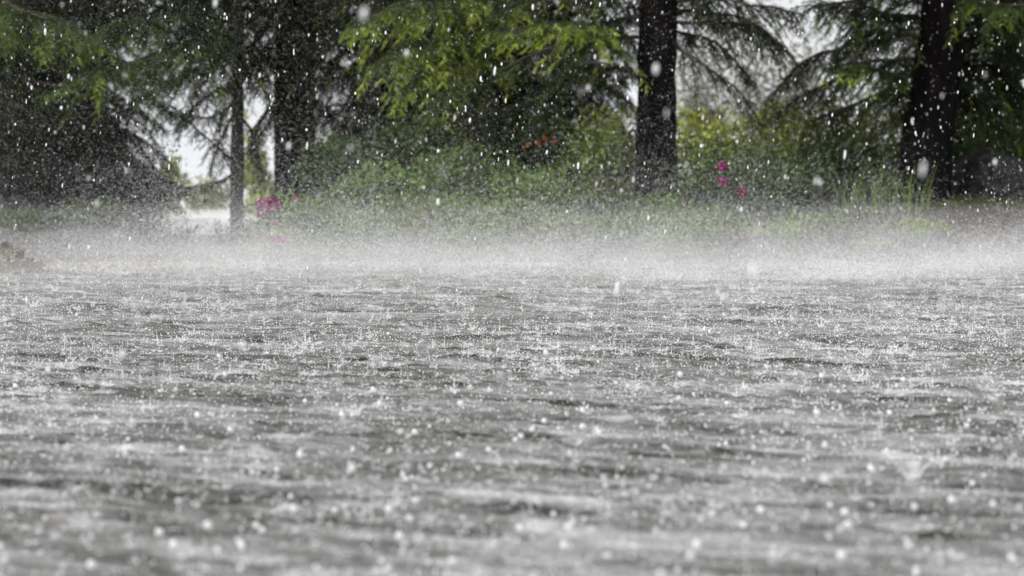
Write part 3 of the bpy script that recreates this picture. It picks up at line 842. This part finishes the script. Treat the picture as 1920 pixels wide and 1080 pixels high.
# planting far beyond the gaps, sun and haze painted into pale leaf colours
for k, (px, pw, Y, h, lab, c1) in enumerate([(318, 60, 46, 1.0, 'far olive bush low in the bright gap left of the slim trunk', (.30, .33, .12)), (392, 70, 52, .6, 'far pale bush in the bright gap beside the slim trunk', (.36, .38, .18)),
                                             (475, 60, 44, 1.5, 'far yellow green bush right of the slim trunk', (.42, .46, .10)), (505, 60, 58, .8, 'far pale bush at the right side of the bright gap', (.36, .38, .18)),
                                             (1310, 150, 50, 4.4, 'far bush with painted-in haze just right of the straight trunk', (.40, .40, .36)), (1410, 150, 56, 5.2, 'far pale tree-high bush in the right gap', (.42, .41, .37)),
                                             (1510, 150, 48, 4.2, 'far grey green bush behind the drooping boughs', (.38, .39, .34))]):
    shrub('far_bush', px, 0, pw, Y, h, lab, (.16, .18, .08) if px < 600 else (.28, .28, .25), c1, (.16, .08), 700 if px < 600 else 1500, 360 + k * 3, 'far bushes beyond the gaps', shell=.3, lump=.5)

# loose stems standing in front of the bright gap
for k, (px, pw, Y, h, lab) in enumerate([(350, 70, 23.2, .26, 'loose thin shrub before the bright gap left of the slim trunk'), (412, 50, 23.6, .26, 'sparse shrub at the left foot of the slim trunk'),
                                         (470, 44, 23.0, .30, 'sparse shrub at the right foot of the slim trunk')]):
    shrub('loose_shrub', px, 0, pw, Y, h, lab, (.05, .06, .03), (.16, .18, .09), (.05, .016), 150, 340 + k * 3, 'loose shrubs in the gap', shell=.2, lump=.6)

# pale green feathery perennials near the water
def perennial(px, py, pw, Y, h, lab, seed, c0=(.2, .29, .09), c1=(0.42, 0.52, 0.20), group='feathery pale green plants along the bed edge'):
    x = X(px, Y); z = float(hground(x, Y)) - 0.01
    e = empty('feathery_plant', (x, Y, z)); tag(e, lab, 'plant', group)
    g = np.random.default_rng(seed); rx = pw / FPX * Y * .5
    n = 46
    for k in range(n):
        a = g.uniform(0, 6.28); out = g.uniform(.2, 1.0) * rx; hh = h * g.uniform(.6, 1.1)
        p = np.array([(0, 0, 0), (math.cos(a) * out * .45, math.sin(a) * out * .45, hh * .8), (math.cos(a) * out * .85, math.sin(a) * out * .85, hh), (math.cos(a) * out * 1.15, math.sin(a) * out * 1.15, hh * .72)])
        P = smoothpath(p, 0.02); m = len(P); T = norm(np.gradient(P, axis=0))
        mb = MB(); v, f = tube(P, 0.0015, 3); mb.add(v, f, np.asarray(c0))
        pos = np.repeat(P[m // 3:], 2, 0); TT = np.repeat(T[m // 3:], 2, 0)
        sd = norm(np.cross(TT, [0, 0, 1.0])) * np.tile([1, -1], len(pos) // 2)[:, None]
        cl = np.asarray(c0) + (np.asarray(c1) - np.asarray(c0)) * g.random((len(pos), 1))
        place(mb, [leaf_template(.032, .012)], pos, TT * .5 + sd + .25 * g.normal(size=pos.shape), g.uniform(.7, 1.2, len(pos)), cl, g)
        mb.build('frond', M['leaves'], e)
perennial(1478, 440, 120, 20.2, .20, 'pale green feathery plant left of the upright grass at the bed edge', 401)
perennial(1730, 435, 140, 20.4, .21, 'pale green feathery mound at the bed edge below the leaning trunk', 402)
perennial(1415, 432, 60, 20.7, .10, 'small feathery plant with a yellow touch below the magenta flowers', 403)
perennial(1640, 450, 60, 20.3, .08, 'tiny feathery plant between the two pale mounds', 404)

# upright sword-leaved clump
def blades(px, Y, n, w_, h, lab, seed):
    x = X(px, Y); z = float(hground(x, Y)) - 0.02
    e = empty('sword_leaf_plant', (x, Y, z)); tag(e, lab, 'plant', 'upright sword leaved plants')
    g = np.random.default_rng(seed)
    for k in range(n):
        bx = g.uniform(-w_, w_); by = g.uniform(-.12, .12); hh = h * g.uniform(.55, 1.1); lean = g.normal(0, .07); ly = g.normal(0, .06); wd = g.uniform(.006, .011)
        s = np.linspace(0, 1, 6)
        c = np.stack([bx + lean * s + .05 * np.sign(lean) * s ** 3, by + ly * s, hh * s - .02 * s ** 3], -1)
        half = wd * (1 - s ** 2.2)[:, None] + .0004
        a = g.uniform(-.7, .7); sd = np.array([math.cos(a), math.sin(a), 0])
        v = np.concatenate([c - sd * half, c + sd * half, c + np.array([math.sin(a), -math.cos(a), 0]) * half * .35])
        i = np.arange(5)
        f = np.concatenate([np.stack([i, i + 12, i + 13, i + 1], -1), np.stack([i + 12, i + 6, i + 7, i + 13], -1), np.stack([i + 6, i, i + 1, i + 7], -1)])
        mb = MB(); cc = np.array((.07, .13, .028)) * g.uniform(.6, 1.5) + np.array([.05, .05, 0]) * g.random(); mb.add(v, f, cc)
        mb.build('blade', M['leaves'], e, True)
blades(1600, 21.7, 26, .20, .50, 'clump of upright green sword leaves left of the leaning trunk', 410)
blades(1690, 21.9, 32, .24, .52, 'clump of upright green sword leaves in front of the leaning trunk', 411)

# small yellow flowers
def yellow_flower(px, py, Y, lab, seed):
    p = at(px, py, Y); z = float(hground(p[0], Y))
    e = empty('yellow_flower', (p[0], Y, z - .01)); tag(e, lab, 'flower', 'small yellow flowers at the bed edge')
    g = np.random.default_rng(seed)
    mb = MB(); v, f = tube([(0, 0, 0), (0.006, 0, .05), (0, 0, max(.04, p[2] - z))], .0022, 4); mb.add(v, f, (.08, .14, .03)); mb.build('stalk', M['leaves'], e)
    mb = MB(); place(mb, [FLT], np.array([[0, 0, max(.04, p[2] - z)]] * 3), np.array([(0, -1, .6), (.5, -.6, .6), (-.5, -.6, .5)]), np.array([.7, .6, .6]), np.tile([.50, .34, .08], (3, 1)), g)
    mb.build('petals', M['petals'], e)
for k, (a, b, lab) in enumerate([(1661, 420, 'yellow flower between the grass clump and the pale mound'), (1684, 419, 'yellow flower just left of the pale mound'), (1545, 447, 'yellow flower low by the water right of the feathery plant'),
                                 (1374, 430, 'orange yellow flower below the magenta heads'), (1408, 444, 'yellow flower in the small feathery plant'), (1240, 438, 'yellow flower below the straight trunk')]):
    yellow_flower(a, b, 20.4, lab, 420 + k)

# ------------------------------------------------------------------ stones, heap, gravel, mulch
def ico(sub=2):
    import bmesh
    bm = bmesh.new(); bmesh.ops.create_icosphere(bm, subdivisions=sub, radius=1.0)
    v = np.array([x.co[:] for x in bm.verts]); f = np.array([[q.index for q in p.verts] for p in bm.faces]); bm.free()
    return v, f
IC1, IC2, IC3, IC4 = ico(1), ico(2), ico(3), ico(4)

def rock(name, px, Y, size, mat, lab, seed, sink=0.25, cat='boulder', group=None, z=None):
    v, f = IC4
    g = np.random.default_rng(seed)
    q = v.copy()
    for k in range(9):                        # flat facets cut from the ball
        nrm = norm(g.normal(size=3)); lim = g.uniform(.55, .85)
        dd = q @ nrm; q = q - np.clip(dd - lim, 0, None)[:, None] * nrm * .85
    q = q * (1 + .05 * vnoise(q[:, 0] * 5 + q[:, 2] * 3 + 20, q[:, 1] * 5 + q[:, 2] * 4 + 20, seed)[:, None] + .02 * vnoise(q[:, 0] * 17 + 40, q[:, 1] * 17 + q[:, 2] * 15 + 40, seed + 1)[:, None])
    x = X(px, Y); zz = float(hground(x, Y)) if z is None else z
    mb = MB(); mb.add(q * np.asarray(size), f)
    o = mb.build(name, mat, None, True, (x, Y, zz + size[2] * (1 - 2 * sink) * .6))
    return tag(o, lab, cat, group)
rock('boulder', 1885, 23.2, (.64, .42, .37), M['dark_stone'], 'dark rounded boulder at the right edge behind the mulch bed', 501)
rock('boulder', 1050, 21.9, (.10, .08, .09), M['pale_stone'], 'small pale stone among the shrubs left of the straight trunk', 502, z=.30)
rock('boulder', 655, 21.6, (.11, .10, .14), M['stone'], 'pale stone in the mist between the pink flowers and green shrubs', 503, z=.20)
rock('boulder', 1345, 25.5, (.30, .14, .07), M['pale_stone'], 'flat pale stone behind the yellow green shrubs', 504, z=.98)
rock('boulder', 1285, 25.4, (.16, .12, .07), M['pale_stone'], 'small flat pale stone right behind the straight trunk', 505, z=.95)

# sand heap at the left edge
hx, hy = X(-62, 16.8), 16.8
nr, na = 26, 72
rr, aa = np.meshgrid(np.linspace(0, 1, nr), np.linspace(0, 2 * np.pi, na, endpoint=False), indexing='ij')
px2, py2 = np.cos(aa) * rr * .52, np.sin(aa) * rr * .6
hz = .36 * np.clip(1 - rr, 0, 1) ** .85 * (1 - .25 * np.exp(-(rr / .25) ** 2)) + .022 * vnoise(px2 * 14 + 9, py2 * 14 + 9, 77) + .014 * vnoise(px2 * 40 + 9, py2 * 40 + 9, 78)
V = np.stack([px2, py2, hz - .02], -1).reshape(-1, 3)
i = np.arange(nr - 1)[:, None] * na; j = np.arange(na)[None, :]; j2 = (j + 1) % na
mb = MB(); mb.add(V, np.stack([i + j, i + na + j, i + na + j2, i + j2], -1).reshape(-1, 4))
tag(mb.build('sand_heap', M['sand'], None, True, (hx, hy, .03)), 'small heap of wet brown sand at the left water edge', 'heap')

# gravel along the shore on the left (uncountable)
g = np.random.default_rng(88)
mb = MB(); n = 2600
gx_ = g.uniform(-5.2, -1.9, n); gy_ = 16.95 + .35 * vnoise(gx_ * 1.1, gx_ * 0 + 2, 4) + np.abs(g.normal(0, .75, n)) + .35 * sstep(-3.0, -2.0, gx_)
for k in range(n):
    s = g.uniform(.006, .02)
    v = IC1[0] * s * g.uniform(.6, 1.2, 3) @ np.array(Matrix.Rotation(g.uniform(0, 6.28), 3, 'Z'))
    mb.add(v + np.array([gx_[k], gy_[k], max(float(hground(gx_[k], gy_[k])), 0.0) + s * .3]), IC1[1], np.array([.28, .265, .245]) * g.uniform(.45, 1.5))
for k in range(420):
    a = g.uniform(0, 6.28); q = g.random() ** .6; s = g.uniform(.007, .02)
    mb.add(IC1[0] * s * g.uniform(.6, 1.2, 3) + np.array([hx + math.cos(a) * q * .54, hy + math.sin(a) * q * .62, .03 + .34 * (1 - q) ** .85]), IC1[1], np.array([.28, .265, .245]) * g.uniform(.45, 1.5))
tag(mb.build('gravel', M['chips'], None, True), 'wet grey gravel along the left water edge', 'gravel', kind='stuff')

def tuft(px, py, Y, lab, c, seed, n=24, h=.05):
    x = X(px, Y); e = MB(); g = np.random.default_rng(seed)
    for k in range(n):
        a = g.uniform(0, 6.28); o = np.array([math.cos(a), math.sin(a), 0]) * g.uniform(.01, .05); b = np.array([g.normal(0, .02), g.normal(0, .02), 0])
        sd = np.array([-math.sin(a), math.cos(a), 0]) * .003; t_ = b + o + [0, 0, h * g.uniform(.5, 1)]
        e.add(np.array([b - sd, b + sd, (b + t_) / 2 + sd * .8 + [0, 0, .006], (b + t_) / 2 - sd * .8 + [0, 0, .006], t_]), np.array([(0, 1, 2), (0, 2, 3), (3, 2, 4)]), np.asarray(c) * g.uniform(.7, 1.3))
    tag(e.build('weed_tuft', M['leaves'], None, False, (x, Y, .03)), lab, 'weed', 'weeds on the gravel')
tuft(122, 495, 18.2, 'bright green weed tuft on the gravel shore', (.16, .24, .05), 601)
tuft(158, 493, 18.3, 'small olive weed tuft right of the bright green one', (.16, .15, .05), 602, 14, .04)
tuft(78, 478, 18.8, 'reddish brown weed at the foot of the sand heap', (.16, .07, .04), 603, 16, .035)
tuft(107, 477, 18.9, 'reddish weed between the sand heap and the green tufts', (.17, .08, .05), 604, 12, .035)

# bark mulch over the bed
mb = MB(); g = np.random.default_rng(91); n = 7000
cx = g.uniform(-.5, 6.0, n); cy = g.uniform(19.5, 24.0, n); cz = hground(cx, cy)
tet = np.array([(-.5, -.22, 0), (.5, -.18, .05), (.45, .22, 0), (-.5, .2, .06), (0, 0, .28)])
tf = np.array([(0, 1, 4), (1, 2, 4), (2, 3, 4), (3, 0, 4)])
for k in range(n):
    a = g.uniform(0, 6.28); ca, sa = math.cos(a), math.sin(a); s = g.uniform(.018, .05)
    v = tet * s; v = np.stack([v[:, 0] * ca - v[:, 1] * sa, v[:, 0] * sa + v[:, 1] * ca, v[:, 2] + v[:, 0] * g.normal(0, .3)], -1)
    mb.add(v + [cx[k], cy[k], cz[k] + .004], tf, np.array([.10, .078, .075]) * g.uniform(.35, 1.7))
tag(mb.build('bark_mulch', M['chips']), 'purplish brown bark mulch on the planted bed', 'mulch', kind='stuff')

# strip of grass by the boulder
mb = MB(); g = np.random.default_rng(92); n = 5000
cx = g.uniform(X(1730, 22.2), 6.2, n); cy = g.normal(22.15, .22, n); cz = hground(cx, cy)
a = g.uniform(0, 6.28, n); hh = g.uniform(.025, .07, n)
b = np.stack([cx, cy, cz], -1); sd = np.stack([np.cos(a), np.sin(a), 0 * a], -1) * .004
tp = b + np.stack([g.normal(0, .018, n), g.normal(0, .018, n), hh], -1)
Vv = np.stack([b - sd, b + sd, tp], 1).reshape(-1, 3); Ff = np.arange(n * 3).reshape(-1, 3)
mb.add(Vv, Ff, np.repeat(np.array([.075, .085, .028]) * g.uniform(.6, 1.4, (n, 1)), 3, 0))
tag(mb.build('grass', M['leaves']), 'olive strip of short grass in front of the dark boulder', 'grass', kind='stuff')

# ------------------------------------------------------------------ splashes, spray and rain
def scatter_group(name, mat, as_points):
    ng = bpy.data.node_groups.new(name, 'GeometryNodeTree')
    ng.interface.new_socket('Geometry', in_out='INPUT', socket_type='NodeSocketGeometry')
    ng.interface.new_socket('Geometry', in_out='OUTPUT', socket_type='NodeSocketGeometry')
    gi, go = ng.nodes.new('NodeGroupInput'), ng.nodes.new('NodeGroupOutput')
    sm = ng.nodes.new('GeometryNodeSetMaterial'); sm.inputs['Material'].default_value = mat
    def named(nm, ty):
        k = ng.nodes.new('GeometryNodeInputNamedAttribute'); k.data_type = ty; k.inputs['Name'].default_value = nm
        return next(s for s in k.outputs if s.enabled and s.name == 'Attribute')
    if as_points:
        mp = ng.nodes.new('GeometryNodeMeshToPoints')
        ng.links.new(gi.outputs[0], mp.inputs['Mesh']); ng.links.new(named('rad', 'FLOAT'), mp.inputs['Radius'])
        ng.links.new(mp.outputs[0], sm.inputs['Geometry'])
    else:
        ic = ng.nodes.new('GeometryNodeMeshIcoSphere'); ic.inputs['Radius'].default_value = 1.0; ic.inputs['Subdivisions'].default_value = 2
        ss = ng.nodes.new('GeometryNodeSetShadeSmooth')
        ng.links.new(ic.outputs[0], ss.inputs[0])
        ng.links.new(ss.outputs[0], sm.inputs['Geometry'])
        ip = ng.nodes.new('GeometryNodeInstanceOnPoints')
        ng.links.new(gi.outputs[0], ip.inputs['Points']); ng.links.new(sm.outputs[0], ip.inputs['Instance'])
        ng.links.new(named('rot', 'FLOAT_VECTOR'), ip.inputs['Rotation']); ng.links.new(named('scl', 'FLOAT_VECTOR'), ip.inputs['Scale'])
        ng.links.new(ip.outputs[0], go.inputs[0])
        return ng
    ng.links.new(sm.outputs[0], go.inputs[0])
    return ng

def cloud(name, P, mat, rad=None, rot=None, scl=None):
    me = bpy.data.meshes.new(name)
    me.vertices.add(len(P)); me.vertices.foreach_set('co', P.astype(np.float32).ravel())
    if rad is not None:
        a = me.attributes.new('rad', 'FLOAT', 'POINT'); a.data.foreach_set('value', rad.astype(np.float32))
    else:
        a = me.attributes.new('rot', 'FLOAT_VECTOR', 'POINT'); a.data.foreach_set('vector', rot.astype(np.float32).ravel())
        a = me.attributes.new('scl', 'FLOAT_VECTOR', 'POINT'); a.data.foreach_set('vector', scl.astype(np.float32).ravel())
    me.materials.append(mat)
    o = link(name, me)
    md = o.modifiers.new('scatter', 'NODES'); md.node_group = scatter_group(name + '_nodes', mat, rad is not None)
    return o

g = np.random.default_rng(700)
# falling rain: drops stretched by the air, leaning slightly
n = 15000
P = np.stack([g.uniform(-6, 6, n), 2.6 + 20 * g.random(n) ** 0.75, g.uniform(0.0, 3.3, n)], -1)
w_ = np.clip(g.lognormal(math.log(.00115), .5, n), .0005, .004)
scl = np.stack([w_, w_, w_ * g.uniform(2.6, 4.6, n)], -1)
rot = np.stack([g.normal(0, .05, n), R(5) + g.normal(0, .045, n), 0 * w_], -1)
nl_ = 620
Pl = np.stack([g.uniform(-3, 3, nl_), g.uniform(3.0, 13.0, nl_), g.uniform(.05, 2.0, nl_)], -1); wl = g.uniform(.0018, .0042, nl_)
P = np.concatenate([P, Pl]); scl = np.concatenate([scl, np.stack([wl, wl, wl * g.uniform(1.3, 2.6, nl_)], -1)]); rot = np.concatenate([rot, np.stack([g.normal(0, .05, nl_), R(5) + g.normal(0, .05, nl_), 0 * wl], -1)])
tag(cloud('rain', P, M['drop'], rot=rot, scl=scl), 'falling raindrops in front of the trees', 'rain', kind='stuff')

# small splashes all over the flood: jets, crown fingers, beads
def splash_bits(x, y, s, g, big=False):
    P, Rr, S = [], [], []
    nf = g.integers(4, 9)
    a0 = g.uniform(0, 6.28)
    for k in range(nf):
        a = a0 + k * 6.283 / nf + g.normal(0, .25); tilt = g.uniform(.5, 1.3); L = s * g.uniform(.2, .7)
        d = np.array([math.cos(a) * math.sin(tilt), math.sin(a) * math.sin(tilt), math.cos(tilt)])
        b = np.array([x + math.cos(a) * s * .22, y + math.sin(a) * s * .22, 0.0])
        P.append(b + d * L * .5); Rr.append((0, tilt, a)); S.append((s * .06, s * .06, L * .55))
        if g.random() < .4:
            P.append(b + d * L * g.uniform(1.2, 1.9)); Rr.append((0, 0, 0)); q = s * g.uniform(.035, .075); S.append((q, q, q * 1.15))
    if g.random() < .16:
        h = s * g.uniform(.8, 1.5)
        P.append((x, y, h * .45)); Rr.append((g.normal(0, .08), g.normal(0, .08), 0)); S.append((s * .07, s * .07, h * .55))
        P.append((x, y, h * 1.12)); Rr.append((0, 0, 0)); S.append((s * .1, s * .1, s * .11))
    P.append((x, y, .0)); Rr.append((0, 0, 0)); S.append((s * .30, s * .30, s * .10))
    return P, Rr, S
PP, RR, SS = [], [], []
n = 30000
ny_ = 2.4 + 16.6 * g.random(n) ** .85; nx_ = g.uniform(-1, 1, n) * (.24 * ny_ + 1.1)
busy = .55 + .55 * vnoise(nx_ * 1.4 + 18, ny_ * .9, 720) + .45 * vnoise(nx_ * 4 + 28, ny_ * 2.6, 721)
pick = np.where(g.random(n) < np.clip(busy, .07, 1) * (.55 + .45 * (ny_ < 9)))[0]
for k in pick:
    y = ny_[k]; x = nx_[k]
    a, b, c = splash_bits(x, y, float(np.clip(g.lognormal(math.log(.0095 + .0075 * min(1, max(0, (y - 4) / 8))), .45), .004, .03)), g)
    PP += a; RR += b; SS += c
tag(cloud('splashes', np.array(PP), M['splash'], rot=np.array(RR), scl=np.array(SS)), 'countless small rain splashes over the flooded road', 'splash', kind='stuff')

# the splashes large enough to single out, each a crown with fingers and beads
def finger(mb, b, d, L, r, g):
    t_ = np.linspace(0, 1, 7)[:, None]
    out = np.array([d[0], d[1], 0.0])
    P_ = b + d * L * t_ + out * L * .35 * t_ ** 2 - np.array([0, 0, .12 * L]) * t_ ** 2
    v, f = tube(P_, r * (1 - .72 * t_[:, 0]) + .0006, 7); mb.add(v, f)
    return P_[-1]
def crown_splash(px, py, s_, lab, seed, jet=False):
    y_ = CAM_H * FPX / (py - 350.0); x_ = X(px, y_)
    g = np.random.default_rng(seed)
    e = empty('crown_splash', (x_, y_, 0)); tag(e, lab, 'splash', 'large splashes on the flooded road')
    nf = 9; a0 = g.uniform(0, 6.28)
    rim = MB(); na_ = 28; ang = np.linspace(0, 2 * np.pi, na_, endpoint=False)
    hh = s_ * (.20 + .07 * np.sin(ang * nf + a0) + .03 * g.normal(size=na_))
    lo = np.stack([np.cos(ang) * s_ * .26, np.sin(ang) * s_ * .26, 0 * ang - .012], -1); hi = np.stack([np.cos(ang) * s_ * .36, np.sin(ang) * s_ * .36, hh], -1)
    lo2 = lo * [1.12, 1.12, 1]; hi2 = hi * [1.02, 1.02, .985]
    V_ = np.concatenate([lo, hi, hi2, lo2]); j_ = np.arange(na_); j2_ = (j_ + 1) % na_
    rim.add(V_, np.concatenate([np.stack([q * na_ + j_, q * na_ + j2_, (q + 1) * na_ + j2_, (q + 1) * na_ + j_], -1) for q in range(3)]))
    rim.build('rim', M['film'], e, True)
    for k in range(nf):
        a = a0 + k * 2 * math.pi / nf + g.normal(0, .15); tl = g.uniform(.2, .8)
        d = np.array([math.cos(a) * math.sin(tl), math.sin(a) * math.sin(tl), math.cos(tl)])
        fb = MB(); tip_ = finger(fb, np.array([math.cos(a) * s_ * .33, math.sin(a) * s_ * .33, s_ * .12]), d, s_ * g.uniform(.35, .95), s_ * .05, g)
        fb.build('finger', M['film'], e, True)
        db = MB(); r_ = s_ * g.uniform(.035, .06); db.add(IC2[0] * r_ * [1, 1, 1.15] + tip_ + d * s_ * g.uniform(.05, .3), IC2[1]); db.build('bead', M['splash'], e, True)
    if jet:
        jb = MB(); t_ = np.linspace(0, 1, 9); v, f = tube(np.stack([.05 * s_ * np.sin(t_ * 3), 0 * t_, -.01 + t_ * s_ * 1.5], -1), s_ * (.11 - .075 * t_), 9); jb.add(v, f); jb.build('jet', M['film'], e, True)
        db = MB(); db.add(IC2[0] * s_ * .1 + [0, 0, s_ * 1.65], IC2[1]); db.build('bead', M['splash'], e, True)
for k, (px, py, s_, jet, lab) in enumerate([
    (62, 574, .075, 0, 'bristling crown splash near the left edge below the gravel shore'), (102, 545, .055, 0, 'faint crown splash up and right of the one near the left edge'),
    (1540, 612, .055, 1, 'white pointed splash standing alone on the right half of the water'), (340, 640, .05, 0, 'white splash below and left of the water\'s middle distance'),
    (1625, 668, .06, 0, 'horned splash right of the white pointed one'), (1610, 718, .07, 0, 'wide open crown splash in the right middle of the water'),
    (1880, 630, .06, 0, 'splash at the right edge in the middle distance'), (1045, 690, .045, 1, 'tall thin splash at the middle of the water'),
    (665, 778, .05, 1, 'bright white blob splash left of centre in the near water'), (1715, 900, .06, 1, 'tall blurred jet in the near right water'),
    (1345, 955, .035, 0, 'bright double blob splash at the bottom right of centre'), (430, 575, .05, 0, 'small crown splash straight below the slim grey trunk')]):
    crown_splash(px, py, s_ * .66, lab, 800 + k, bool(jet))

# spray: fine droplets knocked up from the surface, thickest near the far edge
n = 540000
far = g.random(n) < .86
y = np.where(far, 20.8 - 6.0 * g.random(n) ** 1.2, 3.0 + 13 * g.random(n) ** .8)
x = g.uniform(-1, 1, n) * (.24 * y + 1.1)
puff = 1 + .75 * vnoise(x * .8 + 7, y * .45, 710) + .55 * vnoise(x * 2.6 + 7, y * 1.1, 711)
z = g.gamma(1.6, .6, n) * (.02 + .28 * sstep(10, 19, y)) * np.clip(puff, .2, 2.6)
r = np.clip(g.lognormal(math.log(.00105), .4, n), .0005, .0032)
# plumes: ragged columns of spray knocked up where gusts hit
px3, py3, pz3 = [], [], []
for k in range(520):
    tall = k < 300
    yc = g.uniform(16.0, 20.4) if tall else g.uniform(6.0, 18); xc = g.uniform(-1, 1) * (.24 * yc + .8)
    m_ = int(g.uniform(250, 800)) if tall else int(g.uniform(30, 110))
    hh = g.uniform(.18, .62) if tall else g.uniform(.05, .16); sg = g.uniform(.05, .20) if tall else g.uniform(.012, .035)
    zz_ = hh * g.beta(1.1, 1.9, m_); wd = sg * (.5 + zz_ / hh)
    px3.append(xc + g.normal(0, 1, m_) * wd + .15 * zz_ * g.normal()); py3.append(yc + g.normal(0, 1, m_) * wd); pz3.append(zz_)
px3, py3, pz3 = map(np.concatenate, (px3, py3, pz3))
x, y, z, r = np.concatenate([x, px3]), np.concatenate([y, py3]), np.concatenate([z, pz3]), np.concatenate([r, np.clip(g.lognormal(math.log(.001), .4, len(px3)), .0005, .003)])
# beads flung up close to the camera
nb_ = 1000
yb = g.uniform(2.6, 7, nb_); xb = g.uniform(-.25, .25, nb_) * yb; zb = g.exponential(.05, nb_); rb = np.clip(g.lognormal(math.log(.0025), .5, nb_), .001, .0065)
x, y, z, r = np.concatenate([x, xb]), np.concatenate([y, yb]), np.concatenate([z, zb]), np.concatenate([r, rb])
nv_ = 110000                                   # a gust of fine rain in front of the left-hand trees
xv = -.27 + .40 * np.minimum(g.random(nv_), g.random(nv_)); yv = g.uniform(10, 21, nv_)
xv = xv * yv; zv = g.uniform(0, 2.6, nv_)
x, y, z, r = np.concatenate([x, xv]), np.concatenate([y, yv]), np.concatenate([z, zv]), np.concatenate([r, np.full(nv_, .00075)])
keep = (z < 2.6) & (g.random(len(x)) > .88 * sstep(-.12, -.215, x / y) * sstep(12.5, 14.5, y) * sstep(19.6, 17.2, y))
tag(cloud('spray', np.stack([x, y, z + .004], -1)[keep], M['spray'], rad=r[keep]), 'fine white spray hanging over the flooded road', 'spray', kind='stuff')

# low veil of spray too fine to see as drops, lying over the far half of the flood
def mist(name, x0, x1, y0, y1, z1, dens, lab):
    m, n_, out = newmat(name + '_air')
    pv = n_.nodes.new('ShaderNodeVolumePrincipled')
    pv.inputs['Color'].default_value = (0.97, 0.97, 0.98, 1); pv.inputs['Density'].default_value = dens
    n_.links.new(pv.outputs[0], out.inputs['Volume'])
    v = [(x, y_, z_) for x in (x0, x1) for y_ in (y0, y1) for z_ in (-.3, z1)]
    mb = MB(); mb.add(v, [(0, 1, 3, 2), (4, 6, 7, 5), (0, 4, 5, 1), (2, 3, 7, 6), (0, 2, 6, 4), (1, 5, 7, 3)])
    tag(mb.build(name, m), lab, 'mist', kind='stuff')
for k_, (y0_, h_, d_, lab_) in enumerate([(9.0, .10, .040, 'lowest film of mist on the flooded road'), (12.5, .15, .034, 'low white mist lying along the far edge of the flooded road'),
                                          (14.0, .28, .018, 'mist drifting before the planted bank'), (14.6, .46, .010, 'thin top of the mist among the low shrubs')]):
    mist('spray_mist', -14 - k_ * .2, 14 + k_ * .2, y0_, 21.2 + k_ * .6, h_, d_, lab_)
